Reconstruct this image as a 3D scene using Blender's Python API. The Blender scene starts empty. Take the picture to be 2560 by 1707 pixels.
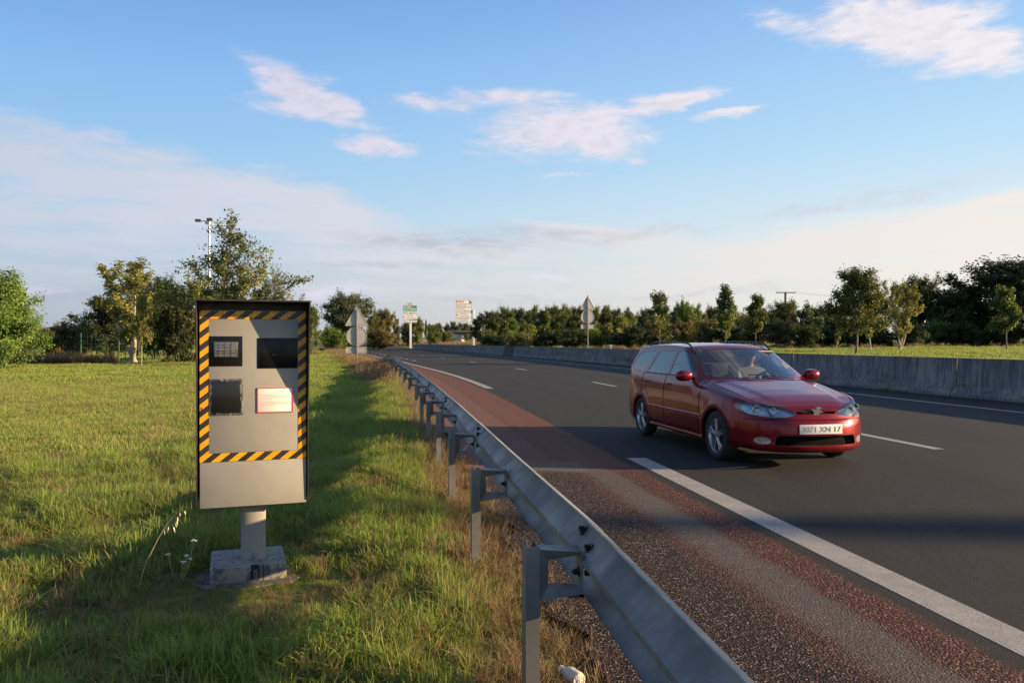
import bpy, bmesh, math, random
import numpy as np
from mathutils import Vector, Matrix, Euler
from mathutils.bvhtree import BVHTree
R = math.radians
scene = bpy.context.scene
COL = scene.collection

# ------------------------------------------------------------------ camera
cd = bpy.data.cameras.new("camera"); cam = bpy.data.objects.new("camera", cd); COL.objects.link(cam)
cam.location = (0, 0, 1.42); cam.rotation_euler = (R(90.04), 0, 0)
cd.lens = 28; cd.sensor_width = 36; cd.clip_start = 0.05; cd.clip_end = 6000
scene.camera = cam

# ------------------------------------------------------------------ light
SUN_EL, SUN_AZ = 13.0, 93.0          # degrees; azimuth clockwise from +Y
scene.view_settings.view_transform = 'Standard'; scene.view_settings.look = 'None'
scene.view_settings.exposure = 1.3; scene.view_settings.gamma = 1.0
sd = bpy.data.lights.new("sun", 'SUN'); sun = bpy.data.objects.new("sun", sd); COL.objects.link(sun)
sd.energy = 4.8; sd.angle = R(0.6); sd.color = (1.0, 0.72, 0.40)
sun.rotation_euler = Euler((R(90 - SUN_EL), 0, R(180 - SUN_AZ)), 'XYZ')

def ramp_sock(nt, fac, stops, interp='LINEAR'):
    n = nt.nodes.new('ShaderNodeValToRGB'); n.color_ramp.interpolation = interp
    cr = n.color_ramp
    while len(cr.elements) < len(stops): cr.elements.new(0.5)
    for e, (p, c) in zip(cr.elements, stops):
        e.position = p; e.color = (c[0], c[1], c[2], 1) if hasattr(c, '__len__') else (c, c, c, 1)
    nt.links.new(fac, n.inputs[0]); return n.outputs[0]

class NT:
    """small helper around a node tree"""
    def __init__(s, nt): s.nt = nt; s.L = nt.links.new
    def put(s, sock, v):
        if v is None: return
        if isinstance(v, bpy.types.NodeSocket): s.L(v, sock)
        else:
            if hasattr(v, '__len__') and sock.type == 'RGBA' and len(v) == 3: v = (*v, 1)
            sock.default_value = v
    def node(s, t, ins=None, **kw):
        n = s.nt.nodes.new(t)
        for k, v in kw.items(): setattr(n, k, v)
        for k, v in (ins or {}).items(): s.put(n.inputs[k], v)
        return n
    def m(s, op, a, b=None, c=None, clamp=False):
        n = s.nt.nodes.new('ShaderNodeMath'); n.operation = op; n.use_clamp = clamp
        s.put(n.inputs[0], a); s.put(n.inputs[1], b); s.put(n.inputs[2], c); return n.outputs[0]
    def vm(s, op, a, b=None):
        n = s.nt.nodes.new('ShaderNodeVectorMath'); n.operation = op
        s.put(n.inputs[0], a); s.put(n.inputs[1], b); return n.outputs[0]
    def comb(s, x, y, z): return s.node('ShaderNodeCombineXYZ', {0: x, 1: y, 2: z}).outputs[0]
    def sep(s, v):
        n = s.node('ShaderNodeSeparateXYZ', {0: v}); return n.outputs
    def rng(s, v, a, b, c=0.0, d=1.0, smooth=True):
        n = s.node('ShaderNodeMapRange', {0: v, 1: a, 2: b, 3: c, 4: d})
        n.interpolation_type = 'SMOOTHSTEP' if smooth else 'LINEAR'; n.clamp = True if not smooth else n.clamp
        return n.outputs[0]
    def noise(s, vec=None, scale=5, detail=4, rough=.55, out=0, dist=0.0):
        n = s.node('ShaderNodeTexNoise', {'Scale': scale, 'Detail': detail, 'Roughness': rough, 'Distortion': dist})
        if vec is not None: s.L(vec, n.inputs['Vector'])
        return n.outputs[out]
    def vor(s, vec=None, scale=5, out='Distance', feature='F1'):
        n = s.node('ShaderNodeTexVoronoi', {'Scale': scale}); n.feature = feature
        if vec is not None: s.L(vec, n.inputs['Vector'])
        return n.outputs[out]
    def mix(s, f, a, b, mode='MIX'):
        n = s.nt.nodes.new('ShaderNodeMix'); n.data_type = 'RGBA'; n.blend_type = mode; n.clamp_factor = True
        s.put(n.inputs[0], f); s.put(n.inputs[6], a); s.put(n.inputs[7], b); return n.outputs[2]
    def ramp(s, f, stops, interp='LINEAR'): return ramp_sock(s.nt, f, stops, interp)
    def bump(s, h, strength=.3, dist=.01, normal=None):
        return s.node('ShaderNodeBump', {'Height': h, 'Strength': strength, 'Distance': dist, 'Normal': normal}).outputs[0]

# ------------------------------------------------------------------ sky (world)
world = bpy.data.worlds.new("World"); scene.world = world; world.use_nodes = True
wn = NT(world.node_tree); world.node_tree.nodes.clear()
sky = wn.node('ShaderNodeTexSky'); sky.sky_type = 'NISHITA'; sky.sun_disc = False
sky.sun_elevation = R(SUN_EL); sky.sun_rotation = R(SUN_AZ)
sky.air_density = 1.0; sky.dust_density = 0.8; sky.ozone_density = 2.0; sky.altitude = 20
co = wn.node('ShaderNodeTexCoord').outputs['Generated']
dx, dy, dz = wn.sep(co)
az = wn.m('MULTIPLY', wn.m('ARCTAN2', dx, dy), 57.2958)
el = wn.m('MULTIPLY', wn.m('ARCSINE', dz), 57.2958)
BG = 0.1
SK = 1.0 / (2 ** scene.view_settings.exposure * BG)
elp = wn.m('DIVIDE', wn.m('MAXIMUM', el, 0.0), 90.0)
away = wn.ramp(elp, [(0.0, (.38, .42, .53)), (.045, (.46, .54, .65)), (.10, (.39, .62, .84)), (.20, (.23, .48, .86)), (.29, (.115, .28, .68)), (.40, (.11, .22, .50)), (.66, (.14, .20, .34)), (1, (.14, .19, .30))])
toward = wn.ramp(elp, [(0.0, (.95, .86, .74)), (.07, (.84, .88, .86)), (.14, (.52, .76, .95)), (.22, (.36, .60, .93)), (.30, (.22, .42, .83)), (.40, (.18, .33, .62)), (.66, (.18, .25, .40)), (1, (.14, .19, .30))])
cosaz = wn.m('COSINE', wn.m('DIVIDE', wn.m('SUBTRACT', az, SUN_AZ), 57.2958))
skycol = wn.mix(wn.rng(cosaz, -.75, .65), away, toward)
_v = wn.node('ShaderNodeVectorMath', {0: skycol, 'Scale': SK}, operation='SCALE'); skycol = _v.outputs[0]
# the glow round the low sun comes from the physical sky
skycol = wn.mix(wn.rng(cosaz, .45, 1.0, 0.06, .5), skycol, wn.node('ShaderNodeVectorMath', {0: sky.outputs[0], 'Scale': 1.0}, operation='SCALE').outputs[0])
# clouds, placed by direction (azimuth, elevation in degrees)
p0 = wn.comb(wn.m('MULTIPLY', az, .055), wn.m('MULTIPLY', el, .17), 0.0)
warp = wn.noise(p0, 2.2, 3, .5, out=1)
p1 = wn.vm('ADD', p0, wn.vm('SCALE', wn.vm('SUBTRACT', warp, (.5, .5, .5))))
p1.node.inputs[1].links or None
_sc = p1.node.inputs[1].links[0].from_node; _sc.inputs['Scale'].default_value = .35
n_wisp = wn.noise(p1, 3.2, 9, .62)
n_fine = wn.noise(p1, 11.0, 7, .6)
n_c = wn.m('ADD', wn.m('MULTIPLY', n_wisp, .62), wn.m('MULTIPLY', n_fine, .38))
wob = wn.sep(wn.noise(p0, 3.0, 4, .55, out=1))
azw = wn.m('ADD', az, wn.m('MULTIPLY', wn.m('SUBTRACT', wob[0], .5), 6.0))
elw = wn.m('ADD', el, wn.m('MULTIPLY', wn.m('SUBTRACT', wob[1], .5), 2.2))
def blob(caz, cel, ha, he, rot, amp):
    """elliptic mask: centre az/el, half sizes in degrees, tilt in degrees"""
    c, s_ = math.cos(R(rot)), math.sin(R(rot))
    a = wn.m('SUBTRACT', azw, caz); e = wn.m('SUBTRACT', elw, cel)
    u = wn.m('ADD', wn.m('MULTIPLY', a, c / ha), wn.m('MULTIPLY', e, s_ / ha))
    v = wn.m('ADD', wn.m('MULTIPLY', a, -s_ / he), wn.m('MULTIPLY', e, c / he))
    d = wn.m('SQRT', wn.m('ADD', wn.m('MULTIPLY', u, u), wn.m('MULTIPLY', v, v)))
    return wn.rng(d, 1.45, 0.15, 0, amp)
def total(lst):
    t = None
    for b in lst:
        k = blob(*b); t = k if t is None else wn.m('ADD', t, k)
    return t
#CLOUDS#
BRIGHT = [(-15.5, 17.4, 4.5, 1.2, -21, 1.0), (-13.4, 15.7, 4.3, 1.01, -13, 0.9), (-9.5, 13.4, 3.4, 0.65, -3, 1.0), (-7.0, 16.5, 2.8, 0.58, -3, 0.6), (2.3, 15.0, 5.9, 2.41, -5, 1.0), (6.7, 14.2, 3.4, 1.44, -14, 0.85), (9.7, 16.4, 3.7, 0.68, 9, 1.0), (12.8, 16.7, 2.1, 0.47, 4, 1.1), (15.3, 15.4, 2.6, 0.37, 4, 1.1), (27.5, 19.0, 5.3, 2.2, -18, 1.25), (23.2, 20.3, 3.5, 1.43, 10, 0.9), (18.6, 20.9, 2.7, 0.91, -12, 0.6), (31.3, 16.9, 2.4, 1.12, -20, 0.8), (-26.3, 13.2, 2.7, 0.46, -10, 0.65), (-31.2, 3.4, 2.9, 0.35, -2, 0.8), (-12.4, 3.3, 1.8, 0.88, 20, 0.8), (2.3, 4.7, 4.1, 0.48, 0, 0.7), (8.5, 12.7, 0.9, 0.34, 0, 0.6), (4.2, 11.6, 2.2, 0.27, 0, 0.5), (-4.6, 16.8, 4.7, 0.48, 2, 0.45), (-16.9, 15.9, 2.7, 0.66, -5, 0.5), (-0.8, 17.3, 3.8, 0.48, -3, 0.6), (-60, 22, 14, 4, 8, .7), (62, 25, 16, 5, -6, .8), (120, 20, 22, 5, 5, .7), (-130, 30, 25, 6, 0, .7), (20, 52, 22, 6, 12, .6), (-40, 60, 20, 6, -20, .6)]
SOFT = [(-28.1, 10.9, 14.4, 2.28, -13, 0.75), (-16.0, 9.9, 9.6, 1.49, -13, 0.8), (-30.5, 7.7, 13.0, 3.56, -2, 0.85), (-13.1, 8.0, 6.1, 2.35, -18, 0.6), (-3.9, 6.7, 9.4, 1.17, -4, 0.75), (7.9, 7.4, 7.4, 1.02, -4, 0.8), (4.8, 7.9, 5.0, 0.62, -5, 0.6), (21.6, 7.0, 14.0, 1.28, 5, 0.75), (30.4, 6.1, 9.5, 2.53, 4, 0.85), (-8.6, 5.6, 9.3, 0.89, 0, 0.55), (0.8, 3.8, 34.5, 1.24, 0, 0.55), (16.0, 5.3, 9.0, 1.66, 0, 0.6), (30.4, 7.7, 5.4, 0.89, 12, 0.7), (60, 7, 25, 5, 0, .6), (-75, 9, 25, 4, 0, .5)]
b_bright = wn.rng(wn.m('ADD', wn.m('MINIMUM', total(BRIGHT), 1.15), wn.m('MULTIPLY', wn.m('SUBTRACT', n_c, .5), 2.8)), .02, 1.30, 0.0, 1.0)
b_bright = wn.m('MULTIPLY', b_bright, wn.rng(total(BRIGHT), .0, .30))
p2 = wn.vm('MULTIPLY', p1, (.55, 1.5, 1.0)); n_band = wn.noise(p2, 4.2, 8, .62)
b_soft = wn.m('MULTIPLY', wn.rng(wn.m('ADD', wn.m('MINIMUM', total(SOFT), 1.05), wn.m('MULTIPLY', wn.m('SUBTRACT', n_band, .5), 2.3)), -.05, 1.35, 0.0, 1.0), wn.rng(total(SOFT), 0.0, .35))
b_bright = wn.m('MINIMUM', b_bright, 0.92); b_soft = wn.m('MINIMUM', b_soft, .88)
sunside = wn.rng(az, -34, 34, 0, 1, smooth=False)
soft_col = wn.mix(sunside, tuple(v * SK for v in (.60, .64, .76)), tuple(v * SK for v in (.94, .86, .80)))
bri_col = wn.mix(sunside, tuple(v * SK for v in (.66, .64, .80)), tuple(v * SK for v in (.95, .88, .90)))
shade_n = wn.rng(n_fine, .30, .66, .92, 1.03)
bri_col = wn.vm('SCALE', bri_col); bri_col.node.inputs['Scale'].default_value = 1; wn.L(shade_n, bri_col.node.inputs['Scale'])
GREY = [(-4.6, 7.2, 7.5, .75, -2, .7), (-8.5, 5.6, 6.0, .35, 0, .5), (3.0, 7.6, 5.0, .55, -6, .55), (9.5, 7.8, 4.5, .45, 4, .45), (-25, 3.0, 9, .5, 0, .5), (14, 3.4, 8, .4, 3, .35), (24, 9.2, 7, .5, 6, .4), (-1.0, 3.1, 7, .35, 0, .4)]
b_grey = wn.m('MINIMUM', wn.m('MULTIPLY', total(GREY), wn.rng(n_fine, .30, .62, .15, 1.1)), .8)
grey_col = wn.mix(sunside, tuple(v * SK for v in (.40, .44, .56)), tuple(v * SK for v in (.66, .66, .70)))
c1 = wn.mix(b_grey, wn.mix(b_soft, skycol, soft_col), grey_col); c2 = wn.mix(b_bright, c1, bri_col)
bg = wn.node('ShaderNodeBackground', {'Color': c2, 'Strength': BG})
wo = wn.node('ShaderNodeOutputWorld'); wn.L(bg.outputs[0], wo.inputs[0])
world.cycles_visibility.camera = True

# ------------------------------------------------------------------ object helpers
def tag(o, label=None, cat=None, group=None, kind=None):
    if label: o['label'] = label
    if cat: o['category'] = cat
    if group: o['group'] = group
    if kind: o['kind'] = kind
    return o
def empty(name, loc=(0, 0, 0), rz=0.0, label=None, cat=None, group=None):
    o = bpy.data.objects.new(name, None); COL.objects.link(o); o.location = loc; o.rotation_euler = (0, 0, rz)
    o.empty_display_size = .2
    return tag(o, label, cat, group)
def link_mesh(name, me, mats, parent=None):
    for m_ in (mats if isinstance(mats, (list, tuple)) else [mats]):
        me.materials.append(m_)
    o = bpy.data.objects.new(name, me); COL.objects.link(o)
    if parent is not None: o.parent = parent
    return o
def np_mesh(name, V, F, smooth=False):
    """V (n,3) array, F (m,k) array with a constant k"""
    V = np.asarray(V, dtype=np.float32); F = np.asarray(F, dtype=np.int32)
    me = bpy.data.meshes.new(name); k = F.shape[1]
    me.vertices.add(len(V)); me.vertices.foreach_set('co', V.ravel())
    me.loops.add(F.size); me.loops.foreach_set('vertex_index', F.ravel())
    me.polygons.add(len(F)); me.polygons.foreach_set('loop_start', np.arange(0, F.size, k, dtype=np.int32))
    me.polygons.foreach_set('loop_total', np.full(len(F), k, dtype=np.int32))
    me.update(calc_edges=True); me.validate()
    if smooth: me.shade_smooth()
    return me
class MB:
    def __init__(s): s.v = []; s.f = []
    def add(s, vs, fs):
        b = len(s.v); s.v += [tuple(p) for p in vs]; s.f += [tuple(i + b for i in f) for f in fs]; return s
    def box(s, c, d, rz=0.0, M=None):
        hx, hy, hz = d[0] / 2, d[1] / 2, d[2] / 2
        vs = [Vector((x * hx, y * hy, z * hz)) for x in (-1, 1) for y in (-1, 1) for z in (-1, 1)]
        if rz: 
            Rm = Matrix.Rotation(rz, 3, 'Z'); vs = [Rm @ v for v in vs]
        if M is not None: vs = [M @ v for v in vs]
        vs = [v + Vector(c) for v in vs]
        return s.add(vs, [(0, 1, 3, 2), (4, 6, 7, 5), (0, 4, 5, 1), (2, 3, 7, 6), (0, 2, 6, 4), (1, 5, 7, 3)])
    def tube(s, pts, rad, n=8, cap=True):
        pts = [Vector(p) for p in pts]; rads = rad if hasattr(rad, '__len__') else [rad] * len(pts)
        vs = []; fs = []; up = None
        for i, p in enumerate(pts):
            t = (pts[min(i + 1, len(pts) - 1)] - pts[max(i - 1, 0)]).normalized()
            if up is None: up = t.orthogonal().normalized()
            up = (up - t * up.dot(t)).normalized(); w = t.cross(up)
            for k in range(n):
                a = 2 * math.pi * k / n; vs.append(p + (up * math.cos(a) + w * math.sin(a)) * rads[i])
        for i in range(len(pts) - 1):
            for k in range(n):
                a, b = i * n + k, i * n + (k + 1) % n; fs.append((a, b, b + n, a + n))
        if cap: fs += [tuple(range(n - 1, -1, -1)), tuple(range((len(pts) - 1) * n, len(pts) * n))]
        return s.add(vs, fs)
    def prism(s, outline, y0, y1, axes='xz'):
        """extrude a 2D outline; axes names the plane of the outline, the third axis runs y0..y1"""
        def P(a, b, c):
            return {'xz': (a, c, b), 'xy': (a, b, c), 'yz': (c, a, b)}[axes]
        n = len(outline); vs = [P(a, b, y0) for a, b in outline] + [P(a, b, y1) for a, b in outline]
        fs = [tuple(range(n - 1, -1, -1)), tuple(range(n, 2 * n))] + [(i, (i + 1) % n, n + (i + 1) % n, n + i) for i in range(n)]
        return s.add(vs, fs)
    def lathe(s, prof, n=24, c=(0, 0, 0), axis='z'):
        """prof: list of (radius, height)"""
        vs = []; fs = []
        for r, h in prof:
            for k in range(n):
                a = 2 * math.pi * k / n; p = (r * math.cos(a), r * math.sin(a), h)
                if axis == 'y': p = (p[0], p[2], p[1])
                if axis == 'x': p = (p[2], p[0], p[1])
                vs.append((p[0] + c[0], p[1] + c[1], p[2] + c[2]))
        for i in range(len(prof) - 1):
            for k in range(n):
                a, b = i * n + k, i * n + (k + 1) % n; fs.append((a, b, b + n, a + n))
        return s.add(vs, fs)
    def build(s, name, mat, parent=None, smooth=None, bevel=0.0, fixn=True):
        me = bpy.data.meshes.new(name); me.from_pydata(s.v, [], s.f); me.update()
        if bevel or fixn:
            bm = bmesh.new(); bm.from_mesh(me)
            if bevel:
                bmesh.ops.remove_doubles(bm, verts=bm.verts, dist=1e-5)
                bmesh.ops.recalc_face_normals(bm, faces=bm.faces)
                es = [e for e in bm.edges if len(e.link_faces) == 2 and e.calc_face_angle(0) > .5]
                bmesh.ops.bevel(bm, geom=es, offset=bevel, segments=2, profile=.5, affect='EDGES')
            bmesh.ops.recalc_face_normals(bm, faces=bm.faces)
            bm.to_mesh(me); bm.free()
        if smooth is not None:
            me.shade_smooth(); me.set_sharp_from_angle(angle=R(smooth))
        return link_mesh(name, me, mat, parent)
def text_mesh(name, body, size, mat, parent, loc, rot=(R(90), 0, 0), extrude=.002, width=None, align='LEFT'):
    cu = bpy.data.curves.new(name, 'FONT'); cu.body = body; cu.size = size; cu.extrude = extrude; cu.align_x = align; cu.align_y = 'CENTER'
    t = bpy.data.objects.new(name + '_tmp', cu); COL.objects.link(t)
    dg = bpy.context.evaluated_depsgraph_get(); me = bpy.data.meshes.new_from_object(t.evaluated_get(dg))
    bpy.data.objects.remove(t); bpy.data.curves.remove(cu)
    me.name = name
    if width:
        co_ = np.empty(len(me.vertices) * 3, dtype=np.float32); me.vertices.foreach_get('co', co_); co_ = co_.reshape(-1, 3)
        w = co_[:, 0].max() - co_[:, 0].min(); co_[:, 0] *= width / w; me.vertices.foreach_set('co', co_.ravel()); me.update()
    o = link_mesh(name, me, mat, parent); o.location = loc; o.rotation_euler = rot; return o

def new_mat(name):
    m_ = bpy.data.materials.new(name); m_.use_nodes = True; m_.node_tree.nodes.clear()
    t = NT(m_.node_tree); b = t.node('ShaderNodeBsdfPrincipled'); o = t.node('ShaderNodeOutputMaterial'); t.L(b.outputs[0], o.inputs[0])
    t.b = b; t.o = o; return m_, t
def simple(name, col, rough=.6, metal=0.0, var=.12, vscale=6.0, bump=0.0, bscale=60, coat=0.0, spec=.5):
    m_, t = new_mat(name)
    oc = t.node('ShaderNodeTexCoord').outputs['Object']
    n = t.noise(oc, vscale, 5, .6); f = t.rng(n, .3, .7, 1 - var, 1 + var)
    c = t.node('ShaderNodeVectorMath', {0: (*col,), 'Scale': f}, operation='SCALE').outputs[0]
    t.L(c, t.b.inputs['Base Color'])
    rr = t.rng(t.noise(oc, vscale * 2.3, 4, .6), .3, .7, max(rough - .08, 0.02), min(rough + .08, 1))
    t.L(rr, t.b.inputs['Roughness']); t.b.inputs['Metallic'].default_value = metal
    t.b.inputs['Coat Weight'].default_value = coat; t.b.inputs['Coat Roughness'].default_value = .04
    t.b.inputs['Specular IOR Level'].default_value = spec
    if bump: t.L(t.bump(t.noise(oc, bscale, 4, .6), bump, .004), t.b.inputs['Normal'])
    return m_
def interp(tab, y):
    xs = [p[0] for p in tab]; vs = [p[1] for p in tab]
    return float(np.interp(y, xs, vs))
def smooth_tab(tab, step=1.0, w=4.0):
    """resample a table and soften its kinks"""
    ys = np.arange(tab[0][0], tab[-1][0] + step, step); v = np.interp(ys, [p[0] for p in tab], [p[1] for p in tab])
    k = int(w / step)
    vp = np.concatenate([v[0] + (np.arange(-k, 0)) * (v[1] - v[0]), v, v[-1] + np.arange(1, k + 1) * (v[-1] - v[-2])])
    ker = np.ones(2 * k + 1) / (2 * k + 1); v2 = np.convolve(vp, ker, 'valid')
    return list(zip(ys.tolist(), v2.tolist()))
# ------------------------------------------------------------------ plan of the road: x as a function of y (metres)
E_T = smooth_tab([(-30, 7.39), (24.4, -.62), (34.9, -2.6), (45.5, -5.1), (58.9, -8.3), (78.5, -13.4), (106.7, -20.5), (135, -27.5), (175, -37.5), (225, -50), (320, -74)], 1.0, 5)
R_T = smooth_tab([(-30, 17.9), (0, 12.9), (16, 10.3), (24, 9.1), (44.5, 5.9), (55.7, 3.3), (83, -1.8), (113, -8.0), (150, -16), (197, -27), (240, -37.5), (320, -58)], 1.0, 6)
B_T = smooth_tab([(-60, 25.5), (5, 14.7), (12, 13.3), (19.1, 12.15), (31, 10.1), (46.3, 7.35), (62, 4.1), (83, -.6), (113, -7.0), (150, -15.2), (180, -22.4), (240, -36)], 1.0, 5)
L_T = smooth_tab([(-30, 12.0), (11.4, 5.56), (27, 3.13), (42, .5), (60, -3.6), (80, -8.2), (110, -15.5), (150, -25), (200, -37), (240, -46)], 1.0, 4)
P_T = [(-1.0, .610), (1.17, .325), (3.17, .076), (5.15, -.237), (7.28, -.561), (9.4, -.885), (11.2, -1.18), (13.3, -1.52), (15.6, -1.90), (19.7, -2.59), (24, -3.33), (27, -3.88), (30, -4.45), (37, -5.63), (42, -6.62), (45.4, -7.5), (47.5, -8.25), (49.8, -9.3)]
LE_T = smooth_tab([(-30, 5.5), (-1, 1.05), (3.17, .40), (15.6, -1.57), (30, -4.1), (37, -5.3), (43, -6.6), (50, -8.4), (61.5, -11.2), (83, -16.4), (123, -26.6), (160, -36), (197, -45.5), (250, -60), (320, -80)], 1.0, 2)
fE = lambda y: interp(E_T, y); fR = lambda y: interp(R_T, y); fB = lambda y: interp(B_T, y); fL = lambda y: interp(L_T, y); fP = lambda y: interp(P_T, y); fLE = lambda y: interp(LE_T, y)
def sstep(a, b, x):
    t = np.clip((x - a) / (b - a), 0, 1); return t * t * (3 - 2 * t)
def far_z(y): return 1.0 * sstep(235, 350, y) + 3.0 * sstep(350, 620, y) + 6 * sstep(620, 1500, y)
def ground_z(x, y):
    x = np.asarray(x, dtype=float); y = np.asarray(y, dtype=float)
    b = np.interp(y, [p[0] for p in B_T], [p[1] for p in B_T]); l = np.interp(y, [p[0] for p in LE_T], [p[1] for p in LE_T])
    e = x - b
    bank = (.62 * sstep(.05, .5, e) + .33 * sstep(2, 55, e)) * (1 - sstep(120, 175, y))
    left = sstep(0, .5, l - x)
    und = .03 * np.sin(x * 1.3 + y * .4) * np.cos(y * .9 - x * .3) + .05 * np.sin(x * .21 + 1.0) * np.sin(y * .17) + .015 * np.sin(x * 4.1) * np.sin(y * 3.7)
    und = und * (1 - np.exp(-(((x + 1.55) ** 2 + (y - 4.7) ** 2) / .9) ** 2))
    und = np.where(l - x > 0, und * sstep(0.2, 2.0, l - x), 0)
    return -.07 + left * .075 + und + bank + .04 * sstep(.5, 6, e) * np.sin(x * .3 + y * .11) + far_z(y)

# ---- ground sheet
def warp_axis(lo, hi, fine, n_far, far):
    a = list(np.arange(lo, hi, fine)); g = np.geomspace(1, far, n_far)
    return np.array([lo - v for v in g[::-1]] + a + [hi + v for v in g])
gx = warp_axis(-32, 34, .3, 26, 2500); gy = warp_axis(-6, 64, .35, 60, 3500)
X, Y = np.meshgrid(gx, gy); Z = ground_z(X, Y)
nx, ny = len(gx), len(gy); idx = np.arange(nx * ny).reshape(ny, nx)
Fq = np.stack([idx[:-1, :-1], idx[:-1, 1:], idx[1:, 1:], idx[1:, :-1]], -1).reshape(-1, 4)
me = np_mesh('ground', np.stack([X, Y, Z], -1).reshape(-1, 3), Fq, True)
m_ground, t = new_mat('verge_soil_and_turf')
pos = t.node('ShaderNodeNewGeometry').outputs['Position']
n1 = t.noise(pos, .35, 5, .6); n2 = t.noise(pos, 2.6, 6, .65); n3 = t.noise(pos, 28, 5, .7); n4 = t.noise(pos, .06, 3, .5)
green = t.mix(t.rng(n2, .3, .7), (.055, .10, .016), (.14, .20, .04))
green = t.mix(t.rng(n1, .35, .7), green, (.105, .125, .035))
dry = t.mix(t.rng(n3, .3, .7), (.17, .11, .05), (.36, .25, .12))
f_dry = t.m('MULTIPLY', t.rng(n2, .5, .72), .8)
f_far = t.rng(n4, .50, .62, 0, .5)
c = t.mix(f_dry, green, dry); c = t.mix(f_far, c, dry)
c = t.mix(t.rng(n3, .56, .75, 0, .5), c, (.035, .026, .016))
t.L(c, t.b.inputs['Base Color']); t.b.inputs['Roughness'].default_value = .95; t.b.inputs['Specular IOR Level'].default_value = .1
t.L(t.bump(t.m('ADD', n3, t.m('MULTIPLY', n2, .6)), .8, .05), t.b.inputs['Normal'])
tag(link_mesh('ground', me, m_ground), kind='structure')

# ---- carriageway ribbon with lateral distance from the edge line stored per vertex
ys = np.concatenate([np.arange(-12, -2, .5), np.arange(-2, 14, .12), np.arange(14, 30, .5), np.arange(30, 120, 1.5), np.arange(120, 300, 4)])
rows = []; lat = []
for y in ys:
    a, b = fLE(y), fB(y) + .1 if y < 180 else fR(y) + 2.5
    e = fE(y); us = np.unique(np.concatenate([np.linspace(a, b, 26)]))
    us[0] += .05 * math.sin(y * 5.3) + .05 * math.sin(y * 2.1 + 1) + .03 * math.sin(y * 11.7)
    for x in us: rows.append((x, y, float(far_z(y)) - .005 + (.0 if y < 235 else .03))); lat.append(x - e)
nc = 26; idx = np.arange(len(rows)).reshape(-1, nc)
Fq = np.stack([idx[:-1, :-1], idx[:-1, 1:], idx[1:, 1:], idx[1:, :-1]], -1).reshape(-1, 4)
me = np_mesh('road', rows, Fq, True)
at = me.attributes.new('lat', 'FLOAT', 'POINT'); at.data.foreach_set('value', np.array(lat, dtype=np.float32))
m_road, t = new_mat('asphalt_and_red_shoulder')
pos = t.node('ShaderNodeNewGeometry').outputs['Position']
u = t.node('ShaderNodeAttribute', attribute_name='lat').outputs['Fac']
px_, py_, _ = t.sep(pos)
wig = t.m('MULTIPLY', t.m('SUBTRACT', t.noise(pos, 3.5, 5, .7), .5), .22)
uw = t.m('ADD', u, wig)
fine = t.noise(pos, 120, 3, .6); mid = t.noise(pos, 14, 5, .65); big = t.noise(pos, .8, 4, .6)
stretch = t.noise(t.vm('MULTIPLY', pos, (1.0, .12, 1)), 1.6, 5, .6)
asp = t.mix(t.rng(fine, .36, .64), (.010, .010, .011), (.039, .038, .037))
asp = t.mix(t.rng(stretch, .35, .7, 0, .5), asp, (.038, .037, .0355))
trk = t.m('ADD', t.rng(t.m('ABSOLUTE', t.m('SUBTRACT', u, 1.45)), .42, .12), t.m('ADD', t.rng(t.m('ABSOLUTE', t.m('SUBTRACT', u, 3.15)), .42, .12), t.rng(t.m('ABSOLUTE', t.m('SUBTRACT', u, 5.9)), .5, .15)))
asp = t.mix(t.m('MULTIPLY', trk, .35), asp, (.022, .021, .021))
spt = t.m('MULTIPLY', t.rng(t.noise(pos, 2.3, 5, .7), .66, .72), t.rng(t.noise(pos, .5, 2, .5), .5, .6))
asp = t.mix(t.m('MULTIPLY', spt, .6), asp, (.012, .012, .013))
asp = t.mix(t.rng(big, .5, .75, 0, .35), asp, (.026, .025, .026))
cell = t.node('ShaderNodeTexVoronoi', {'Scale': 78}); t.L(pos, cell.inputs['Vector'])
ccol = t.sep(cell.outputs['Color'])
stone = t.ramp(ccol[0], [(0, (.026, .020, .018)), (.35, (.058, .037, .030)), (.6, (.115, .068, .052)), (.85, (.20, .13, .10)), (.97, (.38, .32, .27))])
coarse = t.mix(t.rng(cell.outputs['Distance'], .25, .6), stone, (.010, .008, .008))
redst = t.ramp(ccol[1], [(0, (.060, .022, .016)), (.5, (.155, .056, .038)), (.85, (.24, .11, .075)), (1, (.4, .3, .24))])
redst = t.mix(t.rng(cell.outputs['Distance'], .25, .6), redst, (.04, .018, .016))
grey = t.mix(t.rng(fine, .3, .7), (.060, .052, .047), (.140, .122, .108))
grey = t.mix(t.rng(ccol[2], .55, 1.0, 0, .6), grey, stone)
# near section: gravel, worn grey track, red band
near = t.mix(t.rng(uw, -1.12, -.98), coarse, t.mix(.5, redst, coarse))
near = t.mix(t.rng(uw, -.98, -.78, 0, .85), near, grey)
near = t.mix(t.rng(uw, -.60, -.50), near, redst)
redfar = t.mix(t.rng(fine, .3, .7), (.085, .033, .022), (.205, .092, .060))
redfar = t.mix(t.rng(mid, .42, .75, 0, .6), redfar, (.10, .052, .045))
redfar = t.mix(t.rng(t.m('ADD', uw, 0.0), -.95, -1.15, 0, .35), redfar, (.20, .12, .10))
yw = t.m('ADD', py_, t.m('MULTIPLY', wig, 2.5))
fnear = t.rng(yw, 9.2, 8.7)
patch = t.m('MULTIPLY', t.m('MULTIPLY', t.rng(yw, 9.6, 9.3), t.rng(yw, 8.6, 8.9)), t.m('MULTIPLY', t.rng(uw, -1.7, -1.5), t.rng(uw, -.7, -.9)))
sh = t.mix(fnear, redfar, near)
sh = t.mix(t.m('MULTIPLY', patch, .8), sh, (.13, .115, .10))
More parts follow.
